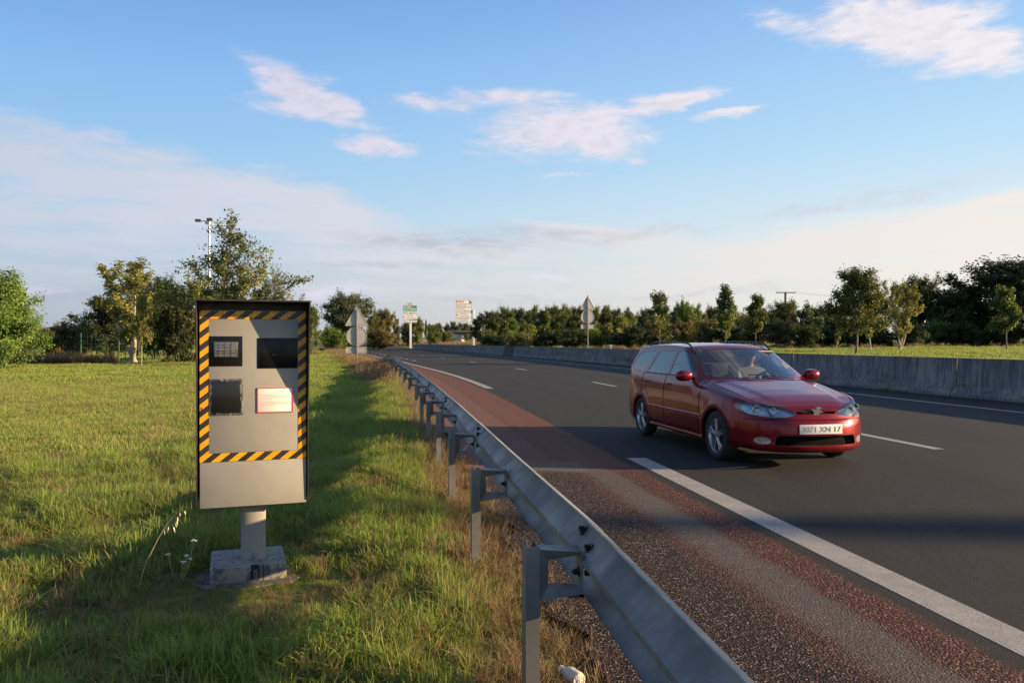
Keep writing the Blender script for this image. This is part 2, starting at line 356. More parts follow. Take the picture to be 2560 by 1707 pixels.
c = t.mix(t.rng(uw, -.30, -.20), sh, asp)
seam = t.m('MULTIPLY', t.rng(t.m('ABSOLUTE', t.m('ADD', uw, 1.05)), .03, .0), t.m('MULTIPLY', t.rng(py_, 9.5, 10.5), t.rng(t.noise(pos, 6, 3, .6), .45, .6)))
c = t.mix(seam, c, (.02, .017, .014))
rright = t.m('SUBTRACT', u, 9.0)
c = t.mix(t.rng(t.m('ADD', rright, t.m('MULTIPLY', wig, 3.0)), .6, 1.4, 0, .55), c, (.035, .031, .027))
t.L(c, t.b.inputs['Base Color'])
t.b.inputs['Roughness'].default_value = .88; t.b.inputs['Specular IOR Level'].default_value = .20
hc = t.m('SUBTRACT', 1.0, t.m('MULTIPLY', cell.outputs['Distance'], 1.4))
hgt = t.m('MULTIPLY', hc, t.rng(uw, -.25, -.35, .12, 1.0)); hgt = t.m('ADD', hgt, t.m('MULTIPLY', fine, .35))
gm = t.m('MULTIPLY', t.rng(uw, -.98, -.85), t.rng(uw, -.50, -.60))
hgt = t.m('MULTIPLY', hgt, t.m('SUBTRACT', 1.0, t.m('MULTIPLY', gm, .6)))
t.L(t.bump(hgt, .8, .007), t.b.inputs['Normal'])
tag(link_mesh('road', me, m_road), kind='structure')

# ---- painted lines
m_paint, t = new_mat('worn_white_road_paint')
pos = t.node('ShaderNodeNewGeometry').outputs['Position']
n = t.noise(pos, 90, 4, .7); n2 = t.noise(pos, 5, 5, .7)
c = t.mix(t.rng(n, .36, .46), (.09, .085, .08), (.33, .31, .285)); c = t.mix(t.rng(n2, .35, .7, 0, .6), c, (.20, .188, .17))
t.L(c, t.b.inputs['Base Color']); t.b.inputs['Roughness'].default_value = .75
t.L(t.bump(n, .4, .003), t.b.inputs['Normal'])
def stripe(name, f, y0, y1, w, z=-.0034, step=.4, off=0.0):
    yy = np.arange(y0, y1 + 1e-6, min(step, (y1 - y0))); V = []
    for y in yy:
        d = (f(y + .5) - f(y - .5)); nrm = math.hypot(1, d)
        for s_ in (-1, 1): V.append((f(y) + off + s_ * w / 2 * nrm, y, z + float(far_z(y))))
    k = len(yy); F = [(2 * i, 2 * i + 1, 2 * i + 3, 2 * i + 2) for i in range(k - 1)]
    return tag(link_mesh(name, np_mesh(name, V, F), m_paint), kind='structure')
stripe('edge_line', fE, -3, 10.0, .24); stripe('edge_line', fE, 24.4, 120, .24, z=-.002)
stripe('edge_line', fR, -3, 196, .17, step=1.0, z=-.001)
for a, b in [(10.6, 13.6), (25.6, 28.5), (40.4, 43.4), (55.0, 58.0), (70, 73), (85, 88), (100, 103)]: stripe('lane_line', fL, a, b, .15)
for y in (60.1, 65, 70, 75.5, 81, 87, 94, 101, 109): stripe('lane_line', fE, y, y + 2.2, .28, off=1.35 + (y - 60) * .015)
# far link roads
def ribbon(name, pts, w, mat, z=.0, kind='structure'):
    V = []; 
    for i, p in enumerate(pts):
        a = Vector(pts[max(i - 1, 0)][:2]); b = Vector(pts[min(i + 1, len(pts) - 1)][:2]); d = (b - a).normalized(); n_ = Vector((-d.y, d.x))
        for s_ in (-1, 1):
            q = Vector(p[:2]) + n_ * s_ * w / 2; V.append((q.x, q.y, p[2] + z))
    F = [(2 * i, 2 * i + 1, 2 * i + 3, 2 * i + 2) for i in range(len(pts) - 1)]
    return tag(link_mesh(name, np_mesh(name, V, F), mat), kind=kind)
m_asph = simple('far_asphalt', (.075, .073, .072), .8, bump=.3)
ribbon('road', [(-52, 286, .66), (-62, 330, 1.05), (-75, 420, 2.1), (-90, 560, 4.2), (-104, 700, 5.4)], 8.5, m_asph)
ribbon('road', [(-70, 338, 1.15), (-45, 344, 1.2), (-20, 350, 1.25), (12, 356, 1.3), (60, 362, 1.3)], 13, m_asph)
# ------------------------------------------------------------------ galvanised metals, concrete
def galv(name, base=(.25, .245, .23), rough=.5, stain=True):
    m_, t = new_mat(name)
    oc = t.node('ShaderNodeTexCoord').outputs['Object']; vo = t.node('ShaderNodeTexVoronoi', {'Scale': 60}); t.L(oc, vo.inputs['Vector'])
    sp = t.sep(vo.outputs['Color'])[0]
    n = t.noise(oc, 3.0, 6, .65); n2 = t.noise(t.vm('MULTIPLY', oc, (6, 6, .8)), 3, 5, .6)
    c = t.mix(t.rng(sp, 0, 1, 0, .35), base, tuple(v * .72 for v in base)); c = t.mix(t.rng(n, .35, .65, 0, .8), c, tuple(v * .5 for v in base))
    if stain: c = t.mix(t.rng(n2, .55, .75, 0, .45), c, (.24, .18, .10))
    t.L(c, t.b.inputs['Base Color']); t.b.inputs['Metallic'].default_value = .15
    t.L(t.rng(n, .3, .7, rough - .06, rough + .12), t.b.inputs['Roughness'])
    t.L(t.bump(t.noise(oc, 40, 5, .6), .12, .002), t.b.inputs['Normal']); return m_
m_galv = galv('galvanised_rail_steel'); m_post = galv('galvanised_post_steel', (.25, .24, .22), .65); m_bolt = simple('dark_bolt_steel', (.05, .048, .045), .5, .7)
m_black_gap = simple('black_shadow_gap', (.006, .006, .006), .9, spec=.05)
# ---- path of the guardrail (post line), arc length
pp = [(y, fP(y)) for y in np.arange(-1, 49.81, .2)]
P2 = [Vector((x, y, 0)) for y, x in pp]; S_ = [0.0]
for a, b in zip(P2[:-1], P2[1:]): S_.append(S_[-1] + (b - a).length)
def rail_at(s):
    x = np.interp(s, S_, [p.x for p in P2]); y = np.interp(s, S_, [p.y for p in P2])
    e = 1.2; xa, ya = np.interp(s - e, S_, [p.x for p in P2]), np.interp(s - e, S_, [p.y for p in P2]); xb, yb = np.interp(s + e, S_, [p.x for p in P2]), np.interp(s + e, S_, [p.y for p in P2])
    t_ = Vector((xb - xa, yb - ya, 0)).normalized(); n_ = Vector((t_.y, -t_.x, 0)); return Vector((x, y, 0)), t_, n_
S_END = S_[-1]
def dive(s): return -.62 * float(sstep(S_END - 7.5, S_END, s))
guard = empty('guardrail', (P2[0].x, P2[0].y, 0), 0, 'long galvanised steel crash barrier with W shaped beam on posts running along the grass verge', 'guardrail')
O = Vector((P2[0].x, P2[0].y, 0))
prof = [(.026, .158), (.034, .157), (.072, .130), (.083, .106), (.078, .088), (.055, .062), (.020, .030), (.002, .012), (0, 0), (.002, -.012), (.020, -.030), (.055, -.062), (.078, -.088), (.083, -.106), (.072, -.130), (.034, -.157), (.026, -.158)]
RZ = .545; OFF = .205; TH = .004
def beam_piece(s0, s1, extra):
    ss = np.arange(s0, s1 + .01, .25); V = []; F = []; n = len(prof)
    loop = [(o, z) for o, z in prof] + [(o - (TH if 1 else 0), z * .985) for o, z in reversed(prof)]
    m_ = len(loop)
    for s in ss:
        p, t_, n_ = rail_at(s)
        for o, z in loop: q = p + n_ * (OFF + o + extra) - O; V.append((q.x, q.y, RZ + z * (1 + extra * .5) + dive(s)))
    for i in range(len(ss) - 1):
        for k in range(m_): a, b = i * m_ + k, i * m_ + (k + 1) % m_; F.append((a, b, b + m_, a + m_))
    b_ = MB().add(V, F); b_.f += [tuple(range(m_)), tuple(range((len(ss) - 1) * m_, len(ss) * m_))]
    return b_.build('rail_beam', m_galv, guard, smooth=35)
post_s = []
s1st = float(np.interp(3.17, [p.y for p in P2], S_))
post_s = [s1st + 2.0 * (k - 2) for k in range(0, 9)]
s_ = post_s[-1]
while s_ + 4 < S_END - 3: s_ += (2.0 if s_ > 40 else 3.4); post_s.append(s_)
s0 = 0.0; j = 0; joints = []
cut = s1st + .10
edges = [0.0]
k = 0
while cut + 4 * k < S_END - 2: edges.append(cut + 4 * k); k += 1
edges.append(S_END)
for i in range(len(edges) - 1):
    beam_piece(max(edges[i] - .16, 0), min(edges[i + 1] + .16, S_END), .0035 if i % 2 else 0.0)
    if 0 < i: joints.append(edges[i])
def c_post(tilt=0.0):
    # C channel, open towards the traffic direction
    w, d, t_, lip = .10, .056, .005, .016
    out = [(-w/2, -d/2), (w/2, -d/2), (w/2, -d/2 + lip), (w/2 - t_, -d/2 + lip), (w/2 - t_, -d/2 + t_), (-w/2 + t_, -d/2 + t_), (-w/2 + t_, d/2 - t_), (w/2 - t_, d/2 - t_), (w/2 - t_, d/2 - lip), (w/2, d/2 - lip), (w/2, d/2), (-w/2, d/2)]
    return out
import itertools
def hexbolt(mb, c, ax, r=.014, L=.016):
    ax = ax.normalized(); mb.tube([c, c + ax * .004], r * 1.6, 12); mb.tube([c + ax * .004, c + ax * (.004 + L)], r, 6); mb.tube([c + ax * (.004 + L), c + ax * (.012 + L)], r * .5, 8)
rnd = random.Random(5)
for i, s in enumerate(post_s):
    p, t_, n_ = rail_at(s); dz = dive(s); base = p - O; tilt = rnd.uniform(-.015, .015) + (.06 if i == 6 else 0)
    M = Matrix((( t_.x, n_.x, 0), (t_.y, n_.y, 0), (0, 0, 1)))
    out = c_post(); V = []; n = len(out); ztop = .605 + dz + rnd.uniform(-.012, .012)
    if ztop < .12: continue
    for z in (-.25, ztop):
        for a, b in out: q = M @ Vector((a + tilt * (z), b, 0)) + base; V.append((q.x, q.y, z))
    F = [(k_, (k_ + 1) % n, n + (k_ + 1) % n, n + k_) for k_ in range(n)] + [tuple(range(n - 1, -1, -1)), tuple(range(n, 2 * n))]
    MB().add(V, F).build('post', m_post, guard, smooth=40)
    # spacer bracket: bent plate frame open along the rail
    def Q(a, b, z): q = M @ Vector((a + tilt * .5, b, 0)) + base; return (q.x, q.y, z + dz)
    o0, o1 = .030, OFF - .004
    outer = [(o0, .395), (o0, .600), (o1, .612), (o1, .478)] ; outer = [(o0, .40), (o0, .603), (o1, .590), (o1, .425)]
    inner = [(o0 + .035, .452), (o0 + .035, .556), (o1 - .010, .575), (o1 - .010, .440)]
    wid0, wid1 = .040, .055
    vs = []
    for (a, w_) in ((-1, 1), (1, 1)):
        for b, z in outer: ww = wid0 if b < .1 else wid1; vs.append(Q(a * ww, b, z))
    for (a, w_) in ((-1, 1), (1, 1)):
        for b, z in inner: ww = (wid0 if b < .1 else wid1) * .62; vs.append(Q(a * (ww), b, z))
    fs = []
    for k_ in range(4):
        k2 = (k_ + 1) % 4
        fs += [(k_, k2, 4 + k2, 4 + k_), (8 + k_, 12 + k_, 12 + k2, 8 + k2), (k_, 8 + k_, 8 + k2, k2), (4 + k_, 4 + k2, 12 + k2, 12 + k_)]
    sp = MB().add(vs, fs).build('spacer_bracket', m_galv, guard, smooth=30)
    if i < 12:
        b_ = MB(); c0 = Vector(Q(-.02, o1 - .010, .505)); hexbolt(b_, c0, -n_)
        b_.build('bolt', m_bolt, sp, smooth=40)
        b_ = MB(); hexbolt(b_, Vector(Q(0, o0 - .002, .50)) + Vector((0, 0, 0)), n_ , .010, .01); b_.build('bolt', m_bolt, sp, smooth=40)
for js in joints[:9]:
    for ds in (-.10, .10):
        for (o, z) in ((.036, .045), (.036, -.045), (.062, .072), (.062, -.072)):
            if (ds < 0) == (abs(z) > .06): continue
            p, t_, n_ = rail_at(js + ds); q = p + n_ * (OFF + o - .004) - O; ax = (-n_ * .75 + Vector((0, 0, .66 if z > 0 else -.66)))
            b_ = MB(); hexbolt(b_, Vector((q.x, q.y, RZ + z + dive(js))), ax, .015, .012); b_.build('bolt', m_bolt, guard, smooth=40)

# ------------------------------------------------------------------ concrete median barrier
m_conc, t = new_mat('weathered_barrier_concrete')
pos = t.node('ShaderNodeNewGeometry').outputs['Position']; _, _, pz = t.sep(pos)
streak = t.noise(t.vm('MULTIPLY', pos, (4.5, 4.5, .25)), 2.6, 6, .7); n2 = t.noise(pos, 1.2, 6, .65); n3 = t.noise(pos, 22, 5, .7)
c = t.mix(t.rng(n2, .3, .7), (.145, .135, .125), (.26, .245, .225)); c = t.mix(t.rng(streak, .42, .62, 0, .75), c, (.062, .058, .055))
c = t.mix(t.rng(n3, .55, .75, 0, .5), c, (.21, .20, .18)); c = t.mix(t.m('MULTIPLY', t.rng(n2, .55, .65), .45), c, (.24, .225, .20))
t.L(c, t.b.inputs['Base Color']); t.b.inputs['Roughness'].default_value = .9; t.L(t.bump(n3, .5, .01), t.b.inputs['Normal'])
m_conc_dark = simple('dark_repair_concrete', (.05, .048, .05), .9, bump=.5, bscale=30)
bprof = [(-.30, -.05), (-.30, .07), (-.13, .33), (-.08, 1.00), (.08, 1.00), (.13, .33), (.16, -.05)]
barrier = empty('concrete_barrier', (fB(20), 20, 0), 0, 'low grey concrete safety barrier streaked with dark weathering on the far side of the road', 'barrier')
Ob = Vector((fB(20), 20, 0))
def bar_seg(y0, y1, mat, grow=0.0):
    yy = np.linspace(y0, y1, max(3, int(y1 - y0) + 1)); V = []; F = []; n = len(bprof)
    for y in yy:
        d = fB(y + 1) - fB(y - 1); n_ = Vector((2, -d, 0)).normalized(); h = 1.0 - .06 * float(sstep(90, 170, y))
        for o, z in bprof: V.append((fB(y) + n_.x * (o * (1 + grow)) - Ob.x, y + n_.y * (o) - Ob.y, z * h * (1 + grow * .01)))
    for i in range(len(yy) - 1):
        for k in range(n - 1): a, b = i * n + k, i * n + k + 1; F.append((a, b, b + n, a + n))
    b_ = MB().add(V, F); b_.f += [tuple(range(n)), tuple(range((len(yy) - 1) * n, len(yy) * n))]
    return b_.build('barrier_section', mat, barrier, smooth=30)
ysec = [-56, -40, -24, -8, 4, 13.5, 21.0, 29.2, 37.8, 46, 55, 64, 73, 79.0, 83.5, 96, 110, 125, 140, 160, 178]
for a, b in zip(ysec[:-1], ysec[1:]): bar_seg(a + .02, b - .02, m_conc_dark if a == 79.0 else m_conc)
# ------------------------------------------------------------------ speed camera cabinet
RA = R(19.4)
radar = empty('speed_camera', (-1.62, 4.89, 0), RA, 'grey roadside speed camera cabinet framed in black and orange striped tape on a square post', 'speed camera')
m_grey, t = new_mat('grey_cabinet_paint')
oc = t.node('ShaderNodeTexCoord').outputs['Object']
n = t.noise(oc, 4, 6, .65); n2 = t.noise(oc, 45, 4, .7); n3 = t.noise(t.vm('MULTIPLY', oc, (9, 1, 1.2)), 4, 5, .6)
c = t.mix(t.rng(n, .3, .7), (.265, .248, .222), (.30, .282, .252)); c = t.mix(t.rng(n2, .68, .78, 0, .6), c, (.12, .11, .10)); c = t.mix(t.rng(n3, .58, .8, 0, .30), c, (.21, .19, .165))
t.L(c, t.b.inputs['Base Color']); t.b.inputs['Roughness'].default_value = .62; t.L(t.bump(n2, .06, .002), t.b.inputs['Normal'])
m_hood, t = new_mat('dark_rust_edged_hood')
oc = t.node('ShaderNodeTexCoord').outputs['Object']; n = t.noise(oc, 12, 6, .7)
t.L(t.mix(t.rng(n, .52, .72), (.022, .019, .017), (.10, .045, .025)), t.b.inputs['Base Color']); t.b.inputs['Roughness'].default_value = .6
m_tape, t = new_mat('black_and_orange_hazard_tape')
oc = t.node('ShaderNodeTexCoord').outputs['Object']; ox, oy, oz = t.sep(oc)
# diagonal stripes, period about 8.8 cm measured along the edge
ph = t.m('FRACT', t.m('DIVIDE', t.m('SUBTRACT', t.m('MULTIPLY', ox, .62), t.m('MULTIPLY', oz, .78)), .060))
ph.node.inputs[0].links[0].from_node
n = t.noise(oc, 26, 5, .7); n2 = t.noise(oc, 7, 4, .6)
edge = t.rng(ph, .485, .505)
wrap = t.m('MULTIPLY', edge, t.rng(ph, .998, .985))
org = t.mix(t.rng(n2, .35, .7), (.80, .36, .008), (.72, .29, .006)); blk = t.mix(t.rng(n2, .3, .7), (.014, .014, .014), (.035, .033, .03))
c = t.mix(wrap, blk, org)
dmg = t.m('MULTIPLY', t.rng(n, .62, .66), t.rng(t.noise(oc, 3.2, 2, .5), .55, .62))
c = t.mix(dmg, c, (.015, .013, .012))
t.L(c, t.b.inputs['Base Color']); t.b.inputs['Roughness'].default_value = .38; t.L(t.bump(n, .05, .001), t.b.inputs['Normal'])
m_blackglass = simple('black_window_glass', (.007, .007, .007), .30, var=.3, spec=.22)
m_blackpaint, t = new_mat('black_paint_smeared_window')
oc = t.node('ShaderNodeTexCoord').outputs['Object']; ox, oy, oz = t.sep(oc)
# distance to the rim of the pane
ex = t.m('SUBTRACT', .093, t.m('ABSOLUTE', t.m('SUBTRACT', ox, -.1275))); ez = t.m('SUBTRACT', .105, t.m('ABSOLUTE', t.m('SUBTRACT', oz, 1.0955)))
de = t.m('ADD', t.m('MINIMUM', ex, ez), t.m('MULTIPLY', t.m('SUBTRACT', t.noise(oc, 30, 6, .75), .5), .05))
st = t.noise(t.vm('MULTIPLY', oc, (14, 1, 2)), 6, 4, .7)
c = t.mix(t.rng(de, .012, .008), (.010, .010, .010), t.mix(t.rng(st, .45, .7), (.04, .04, .042), (.34, .34, .35)))
t.L(c, t.b.inputs['Base Color']); t.L(t.rng(de, .008, .014, .5, .28), t.b.inputs['Roughness'])
m_white = simple('white_notice_face', (.80, .78, .73), .5, var=.03); m_red = simple('red_print', (.72, .035, .035), .5, var=.05); m_pink = simple('pale_red_print', (.75, .38, .34), .6, var=.1)
def rbox(name, mat, x0, x1, y0, y1, z0, z1, bev=.004, parent=radar):
    return MB().box(((x0+x1)/2, (y0+y1)/2, (z0+z1)/2), (x1-x0, y1-y0, z1-z0)).build(name, mat, parent, smooth=35, bevel=bev)
FY = -.159
# concrete pad and plinth
m_pad, t = new_mat('stained_plinth_concrete')
oc = t.node('ShaderNodeTexCoord').outputs['Object']; ox, oy, oz = t.sep(oc)
n = t.noise(oc, 9, 6, .7); n2 = t.noise(oc, 40, 5, .7)
c = t.mix(t.rng(n, .44, .56), (.22, .195, .15), (.075, .078, .082)); c = t.mix(t.rng(n2, .5, .75, 0, .5), c, (.30, .29, .27)); c = t.mix(t.m('MULTIPLY', t.rng(oz, .096, .104, 0, .8), t.rng(n2, .35, .6)), c, (.30, .295, .28))
# dribbled black paint on the front face
dr = None
for (cx, w, zb) in ((.018, .009, .022), (.052, .0035, .010), (.060, .003, .018), (.082, .0028, .004), (.035, .022, .078)):
    k_ = t.m('MULTIPLY', t.rng(t.m('ABSOLUTE', t.m('SUBTRACT', t.m('ADD', ox, t.m('MULTIPLY', t.m('SUBTRACT', t.noise(oc, 30, 3, .6), .5), .008)), cx)), w, w * .7), t.rng(oz, zb - .002, zb + .004))
    k_ = t.m('MULTIPLY', k_, t.rng(oy, -.195, -.20)); dr = k_ if dr is None else t.m('MAXIMUM', dr, k_)
c = t.mix(dr, c, (.008, .008, .009))
t.L(c, t.b.inputs['Base Color']); t.b.inputs['Roughness'].default_value = .88; t.L(t.bump(n2, .45, .004), t.b.inputs['Normal'])
mb = MB().box((0, 0, .010), (.43, .43, .19)); pl = mb.build('plinth', m_pad, radar, smooth=35, bevel=.007)
m_apron = simple('rough_apron_concrete', (.12, .105, .085), .95, var=.5, vscale=18, bump=1.0, bscale=50)
rr = random.Random(3); ol = []
for k in range(22):
    a = 2 * math.pi * k / 22; r_ = .285 + rr.uniform(-.045, .045); sx = min(1.0 / max(abs(math.cos(a)), 1e-3), 1.0 / max(abs(math.sin(a)), 1e-3), 1.22)
    ol.append((r_ * sx * math.cos(a) - .01, r_ * sx * math.sin(a) * .95 - .03))
MB().prism(ol, -.1, .014, 'xy').build('apron', m_apron, radar)
# post
def chamfer_sq(h, c): return [(-h + c, -h), (h - c, -h), (h, -h + c), (h, h - c), (h - c, h), (-h + c, h), (-h, h - c), (-h, -h + c)]
o = [(x + .03, y + .0) for x, y in chamfer_sq(.072, .016)]
post = MB().prism(o, .09, .475, 'xy').build('post', m_grey, radar, smooth=50)
MB().box((.035, -.085, .118), (.012, .022, .05)).build('foot_bolt', m_galv, post, smooth=35, bevel=.002)
for sx in (-1, 1):
    x0 = .03 + sx * .072; x1 = .03 + sx * .125
    MB().prism([(x0, .462), (x1, .462), (x0, .418)], -.004, .004, 'xz').build('gusset', m_grey, post)
MB().prism([(-.072, .462), (-.125, .462), (-.072, .405)], .026, .034, 'yz').build('gusset', m_grey, post)
# cabinet shell and door
body = rbox('cabinet', m_grey, -.268, .328, FY + .004, .22, .452, 1.635, .004)
door = rbox('door', m_grey, -.271, .331, FY - .004, FY + .003, .772, 1.60, .002)
lower = rbox('lower_panel', m_grey, -.271, .331, FY - .010, FY + .002, .448, .715, .003)
# hazard tape frame: four butt jointed strips
zt0, zt1, zb0, zb1, xl0, xl1, xr0, xr1 = 1.556, 1.603, .717, .767, -.271, -.222, .285, .331
def strip(x0, x1, z0, z1): return MB().box(((x0+x1)/2, FY - .0075, (z0+z1)/2), (x1-x0, .005, z1-z0)).build('hazard_tape', m_tape, radar)
strip(xl0, xr1, zt0, zt1); strip(xl0, xl1, zb1 + .0, zt0 - .0005); strip(xr0, xr1, zb1, zt0 - .0005); strip(xl0, xr1, zb0, zb1 - .0005)
rbox('inner_panel', m_grey, -.2215, .2845, FY - .0085, FY - .004, .7675, 1.5555, .0012)
fy = FY - .0085
# flash window with lamp unit behind a rim
w1 = rbox('flash_window', m_blackglass, -.222, -.035, fy - .003, fy, 1.277, 1.454, .002)
m_lens = simple('ribbed_flash_lens', (.075, .085, .09), .2, var=.3, vscale=40, coat=.5)
l_ = MB().box((-.128, fy - .007, 1.376), (.135, .008, .092)).build('lens', m_lens, w1, smooth=35, bevel=.004)
m_rib = simple('pale_lamp_ribs', (.15, .16, .165), .3, .2); mb = MB()
for k in range(5): mb.box((-.128, fy - .0125, 1.342 + k * .017), (.118, .003, .004 if k % 2 else .007))
for k in (-1, 0, 1): mb.box((-.128 + k * .034, fy - .0145, 1.376), (.0025, .002, .086))
mb.build('lamp_ribs', m_rib, w1)
rbox('camera_window', m_blackglass, .049, .281, fy - .003, fy, 1.262, 1.444, .002)
rbox('radar_window', m_blackpaint, -.223, -.032, fy - .003, fy, .988, 1.203, .002)
mb = MB().box((.145, fy - .0045, 1.342), (.030, .003, .0025)); mb.build('latch', m_rib, radar)
# notice
nt_ = rbox('notice', m_white, .048, .255, fy - .003, fy, .998, 1.148, .001)
mb = MB(); x0, x1, z0, z1 = .048, .255, .998, 1.148; w = .0052
for (a, b, c_, d_) in ((x0, x1, z1 - w, z1), (x0, x1, z0, z0 + w), (x0, x0 + w, z0 + w, z1 - w), (x1 - w, x1, z0 + w, z1 - w)): mb.box(((a+b)/2, fy - .0042, (c_+d_)/2), (b-a, .0022, d_-c_))
mb.build('red_border', m_red, nt_)
mb = MB(); rr = random.Random(9)
for z, xe, xs in ((1.106, .238, .064), (1.097, .231, .064), (1.088, .231, .064), (1.079, .133, .064), (1.063, .243, .068), (1.054, .243, .064), (1.045, .160, .064)):
    x = xs
    while x < xe - .004:
        L_ = min(rr.uniform(.006, .022), xe - x); mb.box((x + L_/2, fy - .0038, z), (L_, .0012, rr.choice((.0022, .003, .0022)))); x += L_ + .003
mb.build('printed_text', m_pink, nt_)
# hood: top and two tapering side cheeks
mb = MB(); v_top, v_bot = .15, .018
xl, xr = -.290, .345; th = .006; zt, zb = 1.655, .468
def cheek(x0, x1, name):
    return MB().prism([(FY - v_top, zt), (.235, zt), (.235, zb), (FY - v_bot, zb), (FY - .026, 1.0)], x0, x1, 'yz').build(name, m_hood, radar)
cheek(xl, xl + th, 'hood_side'); cheek(xr - th, xr, 'hood_side')
MB().prism([(FY - v_top - .006, zt + .0005), (.24, zt + .0005), (.24, zt + .009), (FY - v_top - .006, zt + .009)], xl - .004, xr + .004, 'yz').build('hood_top', m_hood, radar)
MB().box((.03, FY + .012, 1.630), (.61, .02, .045)).build('header_strip', m_hood, radar)
# ------------------------------------------------------------------ red estate car
def car_paint(name, col):
    m_, t = new_mat(name)
    oc = t.node('ShaderNodeTexCoord').outputs['Object']; fl = t.noise(oc, 900, 2, .5)
    c = t.mix(t.rng(fl, .35, .65), col, tuple(v * 1.35 for v in col)); d = t.rng(t.noise(oc, 3, 5, .6), .45, .8, 0, .10)
    lw = t.node('ShaderNodeLayerWeight', {'Blend': .35}).outputs['Facing']
    c = t.mix(d, c, (.12, .06, .05)); t.L(c, t.b.inputs['Base Color'])
    t.b.inputs['Metallic'].default_value = .5; t.b.inputs['Roughness'].default_value = .34
    t.b.inputs['Coat Weight'].default_value = .75; t.b.inputs['Coat IOR'].default_value = 1.38; t.b.inputs['Coat Roughness'].default_value = .06; t.b.inputs['Specular IOR Level'].default_value = .25; return m_
m_redcar = car_paint('metallic_red_car_paint', (.145, .002, .008))
m_glass, t = new_mat('tinted_car_glass'); t.b.inputs['Base Color'].default_value = (.55, .62, .62, 1)
t.b.inputs['Roughness'].default_value = .02
tr = t.node('ShaderNodeBsdfTransparent', {'Color': (.62, .68, .68, 1)}); gl = t.node('ShaderNodeBsdfGlossy', {'Roughness': .02, 'Color': (1, 1, 1, 1)})
fr = t.node('ShaderNodeFresnel', {'IOR': 1.55}).outputs[0]; ms = t.node('ShaderNodeMixShader'); t.L(t.m('ADD', t.m('MULTIPLY', fr, 1.25), .03, clamp=True), ms.inputs[0]); t.L(tr.outputs[0], ms.inputs[1]); t.L(gl.outputs[0], ms.inputs[2]); t.L(ms.outputs[0], t.o.inputs[0])
m_lens2, t = new_mat('clear_headlight_glass')
tr = t.node('ShaderNodeBsdfTransparent', {'Color': (.85, .88, .90, 1)}); gl = t.node('ShaderNodeBsdfGlossy', {'Roughness': .06}); fr = t.node('ShaderNodeFresnel', {'IOR': 1.5}).outputs[0]
ms = t.node('ShaderNodeMixShader'); t.L(t.m('ADD', fr, .10, clamp=True), ms.inputs[0]); t.L(tr.outputs[0], ms.inputs[1]); t.L(gl.outputs[0], ms.inputs[2]); t.L(ms.outputs[0], t.o.inputs[0])
m_chrome = simple('bright_reflector', (.72, .74, .76), .16, .9, .2, 30)
m_lampbowl = simple('pale_lamp_bowl', (.40, .43, .47), .22, .6, .25, 14)
m_trim = simple('black_car_trim', (.018, .018, .019), .45); m_tyre = simple('tyre_rubber', (.022, .021, .021), .85, bump=.3)
m_rim = simple('silver_alloy', (.42, .42, .43), .3, .75, .1); m_inner = simple('dark_car_interior', (.028, .028, .030), .8, var=.3)
m_seat = simple('grey_seat_cloth', (.055, .055, .06), .95, var=.2, vscale=20)
m_plate = simple('white_number_plate', (.72, .72, .70), .4, var=.04); m_orange_lamp = simple('amber_lamp', (.75, .22, .03), .25)
m_redlamp = simple('red_tail_lamp', (.35, .01, .01), .15, coat=.5)

CARL = 4.34
def sm(a, b, k):      # smooth minimum
    h = np.clip(.5 + .5 * (b - a) / k, 0, 1); return b * (1 - h) + a * h - k * h * (1 - h)
def smx(a, b, k): return -sm(-a, -b, k)
def hood_z(x, y):
    zc = np.interp(x, [0, .06, .15, .35, .6, .9, 1.15, 1.4, 2, 3, 4, 4.2, 4.34], [.655, .70, .738, .795, .845, .895, .935, .95, .945, .945, .945, .935, .91])
    w = .80; r = np.abs(y) / w
    crown = -.035 * r ** 2 - .045 * np.clip((r - .82) / .18, 0, 1.3) ** 2
    # raised centre section and creases of the bonnet
    cre = .012 * sstep(.62, .50, np.abs(y) - (.0) + .16 * (1 - np.clip(x / 1.2, 0, 1)) * 1.0) * (1 - sstep(1.2, 1.4, x)) * sstep(.05, .3, x)
    nose = -.05 * np.clip((r - .3) / .7, 0, 1.2) ** 2 * (1 - sstep(.0, .5, x))
    return zc + crown + cre + nose
def cabin_z(x, y):
    ay = np.abs(y)
    xe = x - .30 * (ay / .70) ** 2.2
    ws = .955 + (xe - 1.16) * (.385 / .80)
    xt = x + .12 * (ay / .7) ** 2.2
    tail = 1.375 - (xt - 4.03) * 1.55
    roof = np.interp(x, [1.7, 1.95, 2.2, 2.6, 3.0, 3.4, 3.8, 4.1, 4.34], [1.335, 1.368, 1.390, 1.408, 1.413, 1.410, 1.400, 1.382, 1.35]) - .040 * (ay / .6) ** 2
    side = .945 + (.785 - ay) * 2.35
    g = sm(ws, roof, .045); g = sm(g, tail, .05); g = sm(g, side, .045); return g
def top_z(x, y): return smx(hood_z(x, y), cabin_z(x, y), .022)
NU, NV = 240, 120
def xf(v):  return .20 * np.abs(v) ** 3.0 + .025 * np.abs(v) ** 1.5
def xr(v):  return CARL - .03 - .16 * np.abs(v) ** 4.0
def wu(x):
    return np.interp(x, [0, .08, .16, .3, .5, .83, 1.4, 2.2, 3.4, 3.9, 4.1, 4.25, 4.34], [.63, .675, .71, .752, .778, .792, .796, .798, .796, .785, .765, .73, .67])
u = np.linspace(0, 1, NU); v = np.sin(np.linspace(-1, 1, NV) * math.pi / 2 * .86) / math.sin(math.pi / 2 * .86)
u = u ** 1.0
U, Vv = np.meshgrid(u, v, indexing='ij')
XX = xf(Vv) + (xr(Vv) - xf(Vv)) * U
WW = wu(np.linspace(0, CARL, NU))[:, None] * np.ones((1, NV)); YY = Vv * WW
